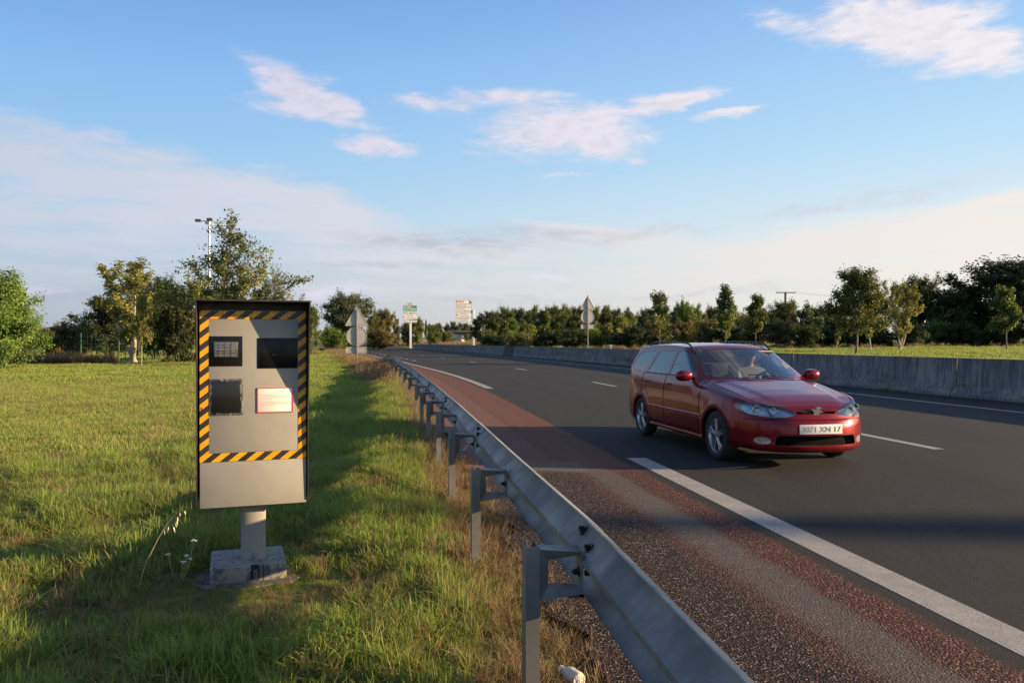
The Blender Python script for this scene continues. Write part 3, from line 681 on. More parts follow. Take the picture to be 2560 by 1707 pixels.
ZZ = top_z(XX, YY)
Vt = np.stack([XX, YY, ZZ], -1).reshape(-1, 3)
idx = np.arange(NU * NV).reshape(NU, NV)
Ft = np.stack([idx[:-1, :-1], idx[1:, :-1], idx[1:, 1:], idx[:-1, 1:]], -1).reshape(-1, 4)
# boundary loop, then the wall lofted down and outwards
loop = list(idx[0, :]) + list(idx[1:, -1]) + list(idx[-1, -2::-1]) + list(idx[-2:0:-1, 0])
Pb = Vt[loop]; nb = len(loop)
tan = np.roll(Pb, -1, 0) - np.roll(Pb, 1, 0); nrm = np.stack([-tan[:, 1], tan[:, 0], np.zeros(nb)], -1)
nrm /= np.linalg.norm(nrm, axis=1, keepdims=True)
if (nrm[nb // 2 + 5][0] * 1 + 0) and nrm[5][0] > 0: nrm = -nrm
for _ in range(10): nrm = (np.roll(nrm, 1, 0) + nrm * 2 + np.roll(nrm, -1, 0)); nrm /= np.linalg.norm(nrm, axis=1, keepdims=True)
wfr = np.clip(-nrm[:, 0], 0, 1) ** 1.5; wre = np.clip(nrm[:, 0], 0, 1) ** 1.5; wsd = np.clip(1 - wfr - wre, 0, 1)
NR = 26; fr_ = np.linspace(0, 1, NR)
side_p = ([0, .06, .12, .25, .45, .62, .78, .90, 1.0], [0, .018, .028, .036, .044, .046, .036, .030, .0])
front_p = ([0, .06, .14, .22, .30, .42, .58, .74, .86, .95, 1.0], [0, .022, .040, .056, .080, .098, .104, .104, .110, .104, .07])
rear_p = ([0, .08, .3, .48, .53, .6, .8, .93, 1.0], [0, .02, .03, .035, .075, .09, .09, .07, .03])
zbot = .215 + .0 * wsd - .03 * wfr
ring = []
for k in range(NR):
    f = fr_[k]; off = wsd * np.interp(f, *side_p) + wfr * np.interp(f, *front_p) + wre * np.interp(f, *rear_p)
    z = Pb[:, 2] + (zbot - Pb[:, 2]) * f
    # wheel arch flare
    for xa in (.83, 3.41):
        dd = np.sqrt((Pb[:, 0] - xa) ** 2 + (z - .30) ** 2); off = off + .014 * np.exp(-((dd - .37) / .05) ** 2) * wsd
    ring.append(np.stack([Pb[:, 0] + nrm[:, 0] * off, Pb[:, 1] + nrm[:, 1] * off, z], -1))
Vall = [Vt]; base = len(Vt); ids = [np.array(loop)]
for k in range(1, NR): Vall.append(ring[k]); ids.append(base + np.arange(nb)); base += nb
Fw = []
for k in range(NR - 1):
    a, b = ids[k], ids[k + 1]
    Fw.append(np.stack([a, b, np.roll(b, -1), np.roll(a, -1)], -1))
Vall = np.concatenate(Vall); Fall = np.concatenate([Ft] + Fw)
me0 = np_mesh('shell', Vall, Fall)
bm = bmesh.new(); bm.from_mesh(me0); bmesh.ops.recalc_face_normals(bm, faces=bm.faces)
if sum(f.normal.z for f in bm.faces if f.calc_center_median().z > 1.3) < 0: bmesh.ops.reverse_faces(bm, faces=bm.faces)
reg = bm.faces.layers.int.new('reg')
def poly_cut(poly, axes, sel, rid, only=None):
    """cut the shell along a convex polygon seen along one axis and give the faces inside a region id"""
    ia, ib = {'xz': (0, 2), 'yz': (1, 2), 'xy': (0, 1)}[axes]; ic = 3 - ia - ib
    n = len(poly); cen = (sum(p[0] for p in poly) / n, sum(p[1] for p in poly) / n)
    lo = (min(p[0] for p in poly) - .05, min(p[1] for p in poly) - .05); hi = (max(p[0] for p in poly) + .05, max(p[1] for p in poly) + .05)
    def near():
        return [f for f in bm.faces if (c := f.calc_center_median()) and lo[0] < c[ia] < hi[0] and lo[1] < c[ib] < hi[1] and sel(c, f.normal)]
    for i in range(n):
        a, b = poly[i], poly[(i + 1) % n]; d = (b[0] - a[0], b[1] - a[1]); nn = [0, 0, 0]; nn[ia] = d[1]; nn[ib] = -d[0]; pc = [0, 0, 0]; pc[ia], pc[ib] = a
        fs = near(); es = {e for f in fs for e in f.edges}; vs = {v_ for f in fs for v_ in f.verts}
        bmesh.ops.bisect_plane(bm, geom=list(fs) + list(es) + list(vs), plane_co=pc, plane_no=nn, dist=1e-5)
    def inside(p):
        s = None
        for i in range(n):
            a, b = poly[i], poly[(i + 1) % n]; cr = (b[0] - a[0]) * (p[1] - a[1]) - (b[1] - a[1]) * (p[0] - a[0])
            if abs(cr) < 1e-9: continue
            if s is None: s = cr > 0
            elif (cr > 0) != s: return False
        return True
    for f in near():
        c = f.calc_center_median()
        if inside((c[ia], c[ib])) and (only is None or f[reg] in only): f[reg] = rid
def rounded(poly, r=.04, k=3):
    out = []; n = len(poly)
    for i in range(n):
        p = Vector(poly[i]); a = Vector(poly[i - 1]) - p; b = Vector(poly[(i + 1) % n]) - p; ra = min(r, a.length * .4, b.length * .4)
        A = p + a.normalized() * ra; B = p + b.normalized() * ra
        for j in range(k + 1): t_ = j / k; q = A * (1 - t_) ** 2 + p * 2 * t_ * (1 - t_) + B * t_ ** 2; out.append((q.x, q.y))
    return out
RG = dict(windscreen=1, rear_window=2, qwin=3, dwin=5, rwin=7, headlight=9, slit=11, intake=12, fog=13, bonnet=15, fdoor=16, rdoor=18, bumper=20, arch=22, taillight=23, headl2=25, fog2=26)
side_ok = lambda c, n: abs(n.y) > .25
frontish = lambda c, n: c.x < .75
# panels first, openings later
poly_cut([(-2, .10), (2, .10), (2, .548), (-2, .548)], 'yz', lambda c, n: c.x < .42 , RG['bumper'])
poly_cut([(-.60, .06), (.60, .06), (.72, 1.02), (.45, 1.13), (-.45, 1.13), (-.72, 1.02)][::1] and [(.03, -.52), (.03, .52), (.35, .66), (1.14, .715), (1.14, -.715), (.35, -.66)], 'xy', lambda c, n: n.z > .35 and c.x < 1.3 and c.z > .6, RG['bonnet'], (0,))
for sgn in (-1, 1):
    sd_ = (lambda sg: lambda c, n: c.y * sg > .3 and c.z < 1.38 and (c.z < .93 or n.y * sg > .2))(sgn)
    poly_cut([(1.30, .30), (2.42, .30), (2.46, .60), (2.45, .95), (2.40, 1.345), (2.10, 1.345), (1.42, 1.0), (1.28, .85)], 'xz', sd_, RG['fdoor'], (0,))
    poly_cut([(2.44, .30), (3.03, .30), (3.12, .55), (3.36, .72), (3.38, .97), (3.17, 1.33), (2.42, 1.345), (2.47, .95), (2.48, .60)], 'xz', sd_, RG['rdoor'], (0,))
    top_side = (lambda sg: lambda c, n: c.y * sg > .45 and c.z > .93 and n.y * sg > .25)(sgn)
    poly_cut(rounded([(1.53, .968), (1.985, 1.272), (2.39, 1.290), (2.405, .972)], .03), 'xz', top_side, RG['dwin'] + (sgn > 0))
    poly_cut(rounded([(2.485, .975), (2.475, 1.290), (3.09, 1.288), (3.27, .985)], .04), 'xz', top_side, RG['rwin'] + (sgn > 0))
    poly_cut(rounded([(3.40, .995), (3.21, 1.285), (3.80, 1.262), (3.96, 1.20), (4.04, 1.01)], .05), 'xz', top_side, RG['qwin'] + (sgn > 0))
    c_ = [(.83 + .335 * math.cos(a), .285 + .335 * math.sin(a)) for a in np.linspace(-.35, math.pi + .35, 26)]
    poly_cut(c_, 'xz', (lambda sg: lambda c, n: c.y * sg > .5 and c.z < .8)(sgn), RG['arch'])
    c_ = [(3.41 + .330 * math.cos(a), .285 + .330 * math.sin(a)) for a in np.linspace(-.35, math.pi + .35, 26)]
    poly_cut(c_, 'xz', (lambda sg: lambda c, n: c.y * sg > .5 and c.z < .8)(sgn), RG['arch'])
    hl = [(.235 * 1, .606), (.28, .652), (.42, .704), (.58, .732), (.700, .732), (.765, .705), (.765, .655), (.70, .606), (.54, .576), (.36, .578)]
    hl = [(y * sgn, z) for y, z in hl]; hl = hl if sgn > 0 else hl[::-1]
    poly_cut(rounded(hl, .02, 2), 'yz', lambda c, n: c.x < .55, RG['headlight'] if sgn > 0 else RG['headl2'])
    fg = [(sgn * (.60 + .075 * math.cos(a)), .315 + .042 * math.sin(a)) for a in np.linspace(0, 2 * math.pi, 17)[:-1]]
    poly_cut(fg, 'yz', lambda c, n: c.x < .45, RG['fog'] if sgn > 0 else RG['fog2'])
    tl = rounded([(sgn * .60, .62), (sgn * .60, .95), (sgn * .90, .95), (sgn * .90, .62)], .03)
    poly_cut(tl, 'yz', lambda c, n: c.x > 4.08, RG['taillight'])
poly_cut(rounded([(-.50, .985), (.50, .985), (.56, 1.05), (.50, 1.318), (.30, 1.328), (-.30, 1.328), (-.50, 1.318), (-.56, 1.05)], .02, 1) and rounded([(-.640, 1.005), (-.55, .972), (0, .955), (.55, .972), (.640, 1.005), (.535, 1.300), (.48, 1.318), (0, 1.334), (-.48, 1.318), (-.535, 1.300)], .015, 2), 'yz', lambda c, n: c.x < 2.08 and c.z > .93 and n.x < -.1 and c.x > 1.05, RG['windscreen'])
poly_cut(rounded([(-.52, 1.02), (.52, 1.02), (.46, 1.30), (-.46, 1.30)], .05), 'yz', lambda c, n: c.x > 3.95 and n.x > .2, RG['rear_window'])
poly_cut(rounded([(-.235, .612), (.235, .612), (.245, .640), (-.245, .640)], .008, 2), 'yz', lambda c, n: c.x < .4, RG['slit'])
poly_cut(rounded([(-.50, .270), (.50, .270), (.47, .375), (-.47, .375)], .03, 3), 'yz', lambda c, n: c.x < .4, RG['intake'])
bmesh.ops.recalc_face_normals(bm, faces=bm.faces)

CH = R(10.7)     # heading of the car in the lane
car_loc = (3.262, 9.78, 0)
# local axes: +x points rearwards, +y to the car's left; the root sits on the ground under the front axle
car = empty('estate_car', car_loc, 0, 'dark red estate car with roof rails driving towards the camera in the near lane', 'car')
car.rotation_euler = (0, 0, math.atan2(.983, -.186))
# local y must point to the car's left = (.983,.186): with x rearwards (-.186,.983) the right-handed y is (-.983,-.186), so the shell is mirrored in y
def car_mesh(name, mb_or_me, mat, parent=car, smooth=35):
    pass
AX = .83
def split_off(name, rids, mat, parent, push=0.0, thick=0.0):
    rids = set(rids if hasattr(rids, '__len__') else [rids])
    b2 = bmesh.new(); mp = {}; 
    for f in bm.faces:
        if f[reg] in rids:
            vs = []
            for v_ in f.verts:
                if v_.index not in mp: mp[v_.index] = b2.verts.new(v_.co + v_.normal * push)
                vs.append(mp[v_.index])
            b2.faces.new(vs)
    if thick:
        g = bmesh.ops.solidify(b2, geom=b2.faces[:], thickness=thick)
    for v_ in b2.verts: v_.co.x -= AX
    me = bpy.data.meshes.new(name); b2.to_mesh(me); b2.free(); me.shade_smooth(); me.set_sharp_from_angle(angle=R(50))
    return link_mesh(name, me, mat, parent)
bm.verts.index_update(); bm.normal_update()
body = split_off('body', 0, m_redcar, car)
bvh_all = BVHTree.FromBMesh(bm)
bonnet = split_off('bonnet', RG['bonnet'], m_redcar, car)
bumper = split_off('bumper', RG['bumper'], m_redcar, car)
bvh = BVHTree.FromBMesh(bm)
def only_side(rid, sgn):
    for f in bm.faces:
        if f[reg] == rid and f.calc_center_median().y * sgn > 0: f[reg] = rid + 100
for rid in (RG['fdoor'], RG['rdoor'], RG['taillight']): only_side(rid, 1)
doors = [split_off('door', rid, m_redcar, car) for rid in (RG['fdoor'], RG['fdoor'] + 100, RG['rdoor'], RG['rdoor'] + 100)]
win_parent = {RG['dwin']: doors[0], RG['dwin'] + 1: doors[1], RG['rwin']: doors[2], RG['rwin'] + 1: doors[3]}
for rid, d in win_parent.items(): split_off('window', rid, m_glass, d, -.004)
for rid in (RG['qwin'], RG['qwin'] + 1): split_off('side_window', rid, m_glass, car, -.004)
windscreen = split_off('windscreen', RG['windscreen'], m_glass, car, -.003)
split_off('rear_window', RG['rear_window'], m_glass, car, -.003)
for rid in (RG['headl2'], RG['headlight']):
    h = split_off('headlight', rid, m_lens2, car, .002)
    bowl = split_off('lamp_bowl', rid, m_lampbowl, h, -.045)
    sg_ = 1 if rid == RG['headlight'] else -1
    for (yy, zz, rr_) in ((.62, .655, .050), (.47, .640, .040)):
        hh_ = bvh_all.ray_cast(Vector((-1, sg_ * yy, zz)), Vector((1, 0, 0)))[0]; q_ = MB(); q_.lathe([(rr_, -.012), (rr_ * 1.06, -.008), (rr_ * .98, .0), (rr_ * .6, .018), (rr_ * .28, .024), (.001, .012)], 20, (hh_.x + .020 - .83, sg_ * yy, zz), 'x'); q_.build('reflector', m_chrome, h, smooth=60)
split_off('grille_slot', RG['slit'], m_black_gap, bumper, -.03)
split_off('air_intake', RG['intake'], m_black_gap, bumper, -.07)
for rid in (RG['fog'], RG['fog2']): split_off('fog_lamp', rid, m_lampbowl, bumper, -.006)
for rid in (RG['taillight'], RG['taillight'] + 100): split_off('tail_light', rid, m_redlamp, car, .003)
# returns: dark lips around the openings of lamp bowls and intake
def car_build(mb, name, mat, parent=car, smooth=35, bevel=0.0):
    mb.v = [(x - AX, y, z) for x, y, z in mb.v]; return mb.build(name, mat, parent, smooth=smooth, bevel=bevel)
def surf(p, d):
    h = bvh.ray_cast(Vector(p), Vector(d)); return h[0]
def conform(pts, d, dist=2.0, lift=.0):
    out = []
    for p in pts:
        h = bvh.ray_cast(Vector(p) - Vector(d) * dist, Vector(d))
        if h[0] is not None: out.append(h[0] - Vector(d) * lift)
    return out
def lines(poly, k=8):
    o = []
    for a, b in zip(poly[:-1], poly[1:]):
        for j in range(k): t_ = j / k; o.append((a[0] + (b[0] - a[0]) * t_, a[1] + (b[1] - a[1]) * t_))
    o.append(poly[-1]); return o
seams = MB()
for sg in (-1, 1):
    for pl_ in ([(1.29, .31), (1.275, .85), (1.38, .955)], [(2.452, .31), (2.475, .60), (2.465, .95)], [(3.03, .31), (3.12, .55), (3.37, .72), (3.385, .96)]):
        c_ = conform([(x, 0, z) for x, z in lines(pl_)], (0, -sg, 0), 1.5); 
        if len(c_) > 2: seams.tube(c_, .0045, 6)
    c_ = conform([(x, 0, z) for x, z in lines([(1.29, .305), (3.03, .305)])], (0, -sg, 0), 1.5); seams.tube(c_, .004, 6)
    for pl_ in ([(.045, .50), (.35, .655), (1.14, .712)],):
        c_ = conform([(x, y * sg, 0) for x, y in lines(pl_)], (0, 0, -1), 2.0); seams.tube(c_, .004, 6)
c_ = conform([(1.14, y, 0) for y in np.linspace(-.70, .70, 30)], (0, 0, -1), 2.0); seams.tube(c_, .004, 6)
car_build(seams, 'panel_seam', m_black_gap, body)
bs = MB(); yy_ = np.linspace(-.98, .98, 70)
pts_ = []
for a in np.linspace(-70, 70, 60):
    d = Vector((math.cos(R(a)), -math.sin(R(a)), 0)); o = Vector((.55, 0, .548)) - d * 1.6; h = bvh.ray_cast(o, d)
    if h[0] is not None and h[0].x < .43: pts_.append(h[0])
bs.tube(pts_, .004, 6); car_build(bs, 'bumper_seam', m_black_gap, bumper)
# door handles, rub strips, weather strips, sills
for i, (sg, x) in enumerate(((-1, 2.30), (1, 2.30), (-1, 3.18), (1, 3.18))):
    p = conform([(x, 0, .84)], (0, -sg, 0), 1.5)[0]; mb = MB().box((x, p.y + sg * .006, .84), (.15, .018, .026)); car_build(mb, 'handle', m_trim, doors[i], 35, .005)
m_strip = simple('rub_strip', (.16, .06, .06), .3, coat=.6)
for sg in (-1, 1):
    c_ = conform([(x, 0, .505) for x in np.linspace(1.20, 3.04, 40)], (0, -sg, 0), 1.5); mb = MB(); mb.tube([p + Vector((0, sg * .001, 0)) for p in c_], .014, 8); car_build(mb, 'rub_strip', m_redcar, body)
    c_ = conform([(x, 0, .965) for x in np.linspace(1.62, 3.34, 40)], (0, -sg, 0), 1.5); mb = MB(); mb.tube(c_, .008, 6); car_build(mb, 'weather_strip', m_trim, body)
    c_ = conform([(x, 0, .235) for x in np.linspace(1.20, 3.04, 30)], (0, -sg, 0), 1.5); mb = MB(); mb.tube([p + Vector((0, -sg * .02, 0)) for p in c_], .035, 10); car_build(mb, 'sill', m_redcar, body)
    # roof rails
    xs_ = np.linspace(2.02, 3.72, 30); c_ = []
    for x in xs_:
        q = conform([(x, .565 * sg, 0)], (0, 0, -1), 2.0)[0]; e = min((x - 2.02) / .22, (3.72 - x) / .22, 1); c_.append(q + Vector((0, 0, .045 * math.sin(max(e, 0) * math.pi / 2))))
    mb = MB(); mb.tube(c_, .013, 8); car_build(mb, 'roof_rail', m_trim, car)
    # mirrors
    mc = Vector((1.56, sg * .905, .985)); mb = MB()
    prof_ = [(0.0, -.065), (.045, -.06), (.068, -.03), (.075, 0), (.078, .03), (.074, .045)]
    V = []; F = []; n = 18
    for r_, h in prof_:
        for k in range(n):
            a = 2 * math.pi * k / n; ca, sa = math.cos(a), math.sin(a); sq = 1 / max(abs(ca) ** 2.6 + abs(sa) ** 2.6, 1e-6) ** (1 / 2.6)
            V.append((mc.x + h, mc.y + r_ * 1.45 * ca * sq, mc.z + r_ * .95 * sa * sq))
    for i in range(len(prof_) - 1):
        for k in range(n): a, b = i * n + k, i * n + (k + 1) % n; F.append((a, b, b + n, a + n))
    mb.add(V, F); mb.f.append(tuple(range((len(prof_) - 1) * n, len(prof_) * n))); mb.tube([(1.60, sg * .76, .955), (1.575, sg * .86, .965)], [.03, .022], 8)
    mir = car_build(mb, 'wing_mirror', m_redcar, car, 40)
    # A pillar trim under the mirror
# bonnet crest emblem: silver rampant beast outline on the nose, as a thin relief
em = [(-.030, -.052), (-.018, -.050), (-.016, -.026), (.000, -.030), (.006, -.052), (.020, -.050), (.016, -.022), (.022, .000), (.038, -.006), (.044, .004), (.026, .014), (.020, .026), (.034, .034), (.030, .050), (.010, .056), (-.006, .046), (-.004, .030), (-.016, .020), (-.026, .030), (-.036, .024), (-.026, .006), (-.022, -.014), (-.034, -.030)]
q = conform([(0, 0, .630)], (1, 0, 0), 1.0)[0]
mb = MB().prism([(y * 1.6, .632 + z * 1.15) for y, z in em], q.x - .014, q.x + .01, 'yz'); car_build(mb, 'emblem', m_chrome, bonnet, None)
mb = MB(); mb.tube([(q.x + .004, y, .628 + .062 * s2) for y, s2 in ((-.085, 1), (-.05, 1.05), (0, 1.1), (.05, 1.05), (.085, 1), (.09, 0), (.06, -.9), (0, -1.1), (-.06, -.9), (-.09, 0), (-.085, 1))], .004, 6); car_build(mb, 'emblem_rim', m_redcar, bonnet)
# number plate
q = conform([(0, 0, .445)], (1, 0, 0), 1.0)[0]
mb = MB().box((q.x - .010, 0, .450), (.012, .52, .108)); plate = car_build(mb, 'number_plate', m_plate, bumper, 35, .003)
# fictional, blurred in the picture: grey character strokes
tm = text_mesh('plate_characters', "3071 XN 17", .085, simple('worn_plate_ink', (.22, .22, .22), .6), plate, (q.x - .0175 - AX, .235, .448), (R(90), 0, R(-90)), .001, .47)
# wheels
def wheel(x, sg):
    r = .298; w = .185; yc = sg * .735
    W = bpy.data.objects.new('wheel', None)
    mb = MB(); P_ = [(.205, -w/2 + .012), (.235, -w/2), (r - .035, -w/2), (r - .010, -w/2 + .018), (r, -w/2 + .04), (r, w/2 - .04), (r - .010, w/2 - .018), (r - .035, w/2), (.235, w/2), (.205, w/2 - .012)]
    mb.lathe(P_, 40, (x, yc, r), 'y'); ty = car_build(mb, 'wheel', m_tyre, car, 40)
    mb = MB(); mb.lathe([(.207, -sg * -.0 + sg * (w/2 - .012)), (.200, sg * (w/2 - .02)), (.190, sg * (w/2 - .06)), (.185, sg * (-w/2 + .02))], 40, (x, yc, r), 'y'); rim = car_build(mb, 'rim', m_rim, ty, 40)
    mb = MB(); mb.lathe([(.001, sg * (w/2 - .020)), (.05, sg * (w/2 - .022)), (.055, sg * (w/2 - .05))], 20, (x, yc, r), 'y')
    for k in range(5):
        a = 2 * math.pi * k / 5 + .3
        for da in (-.17, .17):
            p0 = Vector((x + .035 * math.cos(a + da), yc + sg * (w/2 - .028), r + .035 * math.sin(a + da))); p1 = Vector((x + .195 * math.cos(a + da * .8), yc + sg * (w/2 - .030), r + .195 * math.sin(a + da * .8)))
            mb.tube([p0, p1], [.016, .013], 6)
    car_build(mb, 'spokes', m_rim, rim, 40)
    mb = MB(); mb.lathe([(.001, -sg * .0), (.15, 0), (.186, 0)], 24, (x, yc + sg * .02, r), 'y'); car_build(mb, 'brake_disc', m_inner, ty, 40)
for x in (.83, 3.41):
    for sg in (-1, 1): wheel(x, sg)
# wheel housings and floor
mb = MB()
for x in (.83, 3.41):
    for sg in (-1, 1): 
        n = 20; V = []; 
        for yv in (sg * .50, sg * .80):
            for a in np.linspace(-.3, math.pi + .3, n): V.append((x + .345 * math.cos(a), yv, .29 + .345 * math.sin(a)))
        F = [(i, i + 1, n + i + 1, n + i) for i in range(n - 1)] + [tuple(range(n))]; mb.add(V, F)
mb.box((2.17, 0, .25), (3.9, 1.30, .04)); mb.box((2.17, 0, .23), (2.1, 1.52, .03)); mb.box((.55, 0, .42), (.75, .95, .34)); car_build(mb, 'underbody', m_inner, car, None)
# cabin
mb = MB().box((1.50, 0, .80), (.42, 1.36, .22)).box((1.40, 0, .90), (.30, 1.30, .04)); dash = car_build(mb, 'dashboard', m_inner, car, 35, .03)
mb = MB(); c0 = Vector((1.80, .36, .86)); nrm_ = Vector((1, 0, .45)).normalized(); e1 = Vector((0, 1, 0)); e2 = nrm_.cross(e1)
mb.tube([c0 + (e1 * math.cos(a) + e2 * math.sin(a)) * .18 for a in np.linspace(0, 2 * math.pi, 25)], .014, 8); mb.tube([c0, c0 - nrm_ * .2], .02, 8)
for a in (R(30), R(150), R(270)): mb.tube([c0, c0 + (e1 * math.cos(a) + e2 * math.sin(a)) * .18], .012, 6)
car_build(mb, 'steering_wheel', m_trim, car, 40)
def seat(x, y, wid=.48, parts=1):
    mb = MB().box((x, y, .48), (.50, wid, .16)).box((x + .30, y, .80), (.13, wid, .62), M=None); s_ = car_build(mb, 'seat', m_seat, car, 35, .04)
    for k in range(parts):
        yy = y + (k - (parts - 1) / 2) * .5; mb = MB().box((x + .33, yy, 1.17), (.08, .24, .15)); car_build(mb, 'headrest', m_seat, s_, 35, .03)
seat(2.12, .37); seat(2.12, -.37); seat(2.98, 0, 1.28, 3)
mb = MB().box((3.7, 0, .62), (1.0, 1.2, .05)); car_build(mb, 'boot_floor', m_inner, car, 35)
# sun visor, wipers, sticker
mb = MB().box((1.98, .36, 1.292), (.10, .36, .014)); car_build(mb, 'sun_visor', simple('pale_visor', (.42, .40, .37), .8), car, 35, .004)
mb = MB()
for (a, b) in (((1.17, .42), (1.25, -.18)), ((1.17, -.20), (1.26, -.62))):
    c_ = conform([(a[0] + (b[0] - a[0]) * k / 10, a[1] + (b[1] - a[1]) * k / 10, 0) for k in range(11)], (0, 0, -1), 2.0, .012); mb.tube(c_, .006, 6)
car_build(mb, 'wiper', m_trim, car, 40)
c_ = conform([(0, -.50, 1.03)], (1, 0, 0), 1.0)
if c_:
    ws_p = c_[0]; mb = MB()
    for j, (yy, zz) in enumerate(((-.50, 1.03), (-.50, 1.085))):
        q = conform([(0, yy + dy_, zz + dz_) for dy_, dz_ in ((-.025, -.022), (.025, -.022), (.025, .022), (-.025, .022))], (1, 0, 0), 1.0, -.008); mb.add(q, [(0, 1, 2, 3)])
    car_build(mb, 'windscreen_sticker', simple('pale_blue_sticker', (.22, .42, .46), .5), car, None)
bm.free(); bpy.data.meshes.remove(me0)
# mirrored in y so that the driver's side comes out on the car's left
for o in [o for o in bpy.data.objects if o.type == 'MESH']:
    r_ = o
    while r_.parent: r_ = r_.parent
    if r_ is car and not o.name.startswith('plate_char'):
        o.data.transform(Matrix.Scale(-1, 4, (0, 1, 0))); o.data.flip_normals()
# ------------------------------------------------------------------ the driver
m_skin = simple('skin', (.42, .22, .15), .55, var=.08); m_shirt = simple('pale_shirt_cloth', (.30, .27, .27), .9, var=.15); m_hair = simple('dark_hair', (.035, .025, .018), .7)
def skin_body(name, nodes, edges, mat_fn, mats, parent=None, sub=2):
    me = bpy.data.meshes.new(name); me.from_pydata([n[0] for n in nodes], edges, []); me.update()
    o = bpy.data.objects.new(name, me); COL.objects.link(o)
    o.modifiers.new('skin', 'SKIN'); sv = me.skin_vertices[0].data
    for i, n in enumerate(nodes): r = n[1]; sv[i].radius = (r, r) if not hasattr(r, '__len__') else r
    sv[0].use_root = True; ss = o.modifiers.new('subdivision', 'SUBSURF'); ss.levels = sub; ss.render_levels = sub
    dg = bpy.context.evaluated_depsgraph_get(); m2 = bpy.data.meshes.new_from_object(o.evaluated_get(dg)); bpy.data.objects.remove(o)
    for m_ in mats: m2.materials.append(m_)
    for p in m2.polygons: p.material_index = mat_fn(p.center)
    m2.shade_smooth(); o = bpy.data.objects.new(name, m2); COL.objects.link(o)
    if parent: o.parent = parent
    return o
# local axes as in the car root after mirroring: x rearwards, -y the driver's side
PD = Vector(car.matrix_basis @ Vector((0, 0, 0)))
drv_root = empty('person', car_loc, car.rotation_euler[2], 'driver in a pale shirt at the wheel of the red estate car', 'person')
X0 = 2.10 - AX; YD = -.36
nodes = [((X0 + .02, YD, .60), .15), ((X0 + .10, YD, .80), (.16, .12)), ((X0 + .17, YD, 1.00), (.17, .11)), ((X0 + .18, YD, 1.085), .055), ((X0 + .155, YD, 1.15), .058), ((X0 + .15, YD, 1.205), (.078, .092)), ((X0 + .155, YD, 1.27), (.070, .080)),
    ((X0 + .15, YD - .19, 1.00), .065), ((X0 - .02, YD - .25, .84), .048), ((X0 - .24, YD - .16, .90), .034), ((X0 - .30, YD - .15, .92), .030),
    ((X0 + .15, YD + .19, 1.00), .065), ((X0 - .02, YD + .25, .84), .048), ((X0 - .24, YD + .16, .90), .034), ((X0 - .30, YD + .15, .92), .030),
    ((X0 - .20, YD - .10, .58), .09), ((X0 - .42, YD - .10, .60), .07), ((X0 - .20, YD + .10, .58), .09), ((X0 - .42, YD + .10, .60), .07)]
edges = [(0, 1), (1, 2), (2, 3), (3, 4), (4, 5), (5, 6), (2, 7), (7, 8), (8, 9), (9, 10), (2, 11), (11, 12), (12, 13), (13, 14), (0, 15), (15, 16), (0, 17), (17, 18)]
drv = skin_body('body', nodes, edges, lambda c: 1 if (c.z < 1.075 and not (c.x < X0 - .17 and c.z > .84)) else 0, [m_skin, m_shirt], drv_root)
mb = MB()
def ell(c, r, n=14, m_=9, z0=-1.0):
    V = []; F = []
    for i in range(m_ + 1):
        th = math.pi * i / m_
        for k in range(n): ph = 2 * math.pi * k / n; V.append((c[0] + r[0] * math.sin(th) * math.cos(ph), c[1] + r[1] * math.sin(th) * math.sin(ph), c[2] + r[2] * math.cos(th)))
    for i in range(m_):
        for k in range(n): a, b = i * n + k, i * n + (k + 1) % n; F.append((a, b, b + n, a + n))
    return V, F
V, F = ell((X0 + .178, YD, 1.262), (.100, .088, .082)); MB().add(V, F).build('hair', m_hair, drv_root, smooth=60)
V, F = ell((X0 + .062, YD, 1.205), (.016, .012, .022)); MB().add(V, F).build('nose', m_skin, drv_root, smooth=60)
for s_ in (-1, 1):
    V, F = ell((X0 + .078, YD + s_ * .030, 1.228), (.009, .013, .007)); MB().add(V, F).build('eye', m_hair, drv_root, smooth=60)
    V, F = ell((X0 + .16, YD + s_ * .083, 1.20), (.018, .010, .030)); MB().add(V, F).build('ear', m_skin, drv_root, smooth=60)
V, F = ell((X0 + .076, YD, 1.165), (.008, .024, .006)); MB().add(V, F).build('mouth', simple('lips', (.30, .10, .08), .6), drv_root, smooth=60)
# hands: palm with four fingers curled round the rim and a thumb
for s_ in (-1, 1):
    hc = Vector((X0 - .315, YD + s_ * .155, .925)); mb = MB()
    V, F = ell(hc, (.040, .030, .020)); mb.add(V, F)
    for k in range(4):
        b = hc + Vector((-.02, s_ * (.020 - k * .014), .008)); L = (.055, .062, .058, .046)[k]
        mb.tube([b, b + Vector((-L * .5, 0, .012)), b + Vector((-L * .75, 0, -.008)), b + Vector((-L * .55, 0, -.026))], [.0085, .008, .0075, .006], 7)
    b = hc + Vector((.0, -s_ * .026, .0)); mb.tube([b, b + Vector((-.025, -s_ * .016, .010)), b + Vector((-.045, -s_ * .012, .002))], [.010, .009, .007], 7)
    mb.build('hand', m_skin, drv_root, smooth=60)
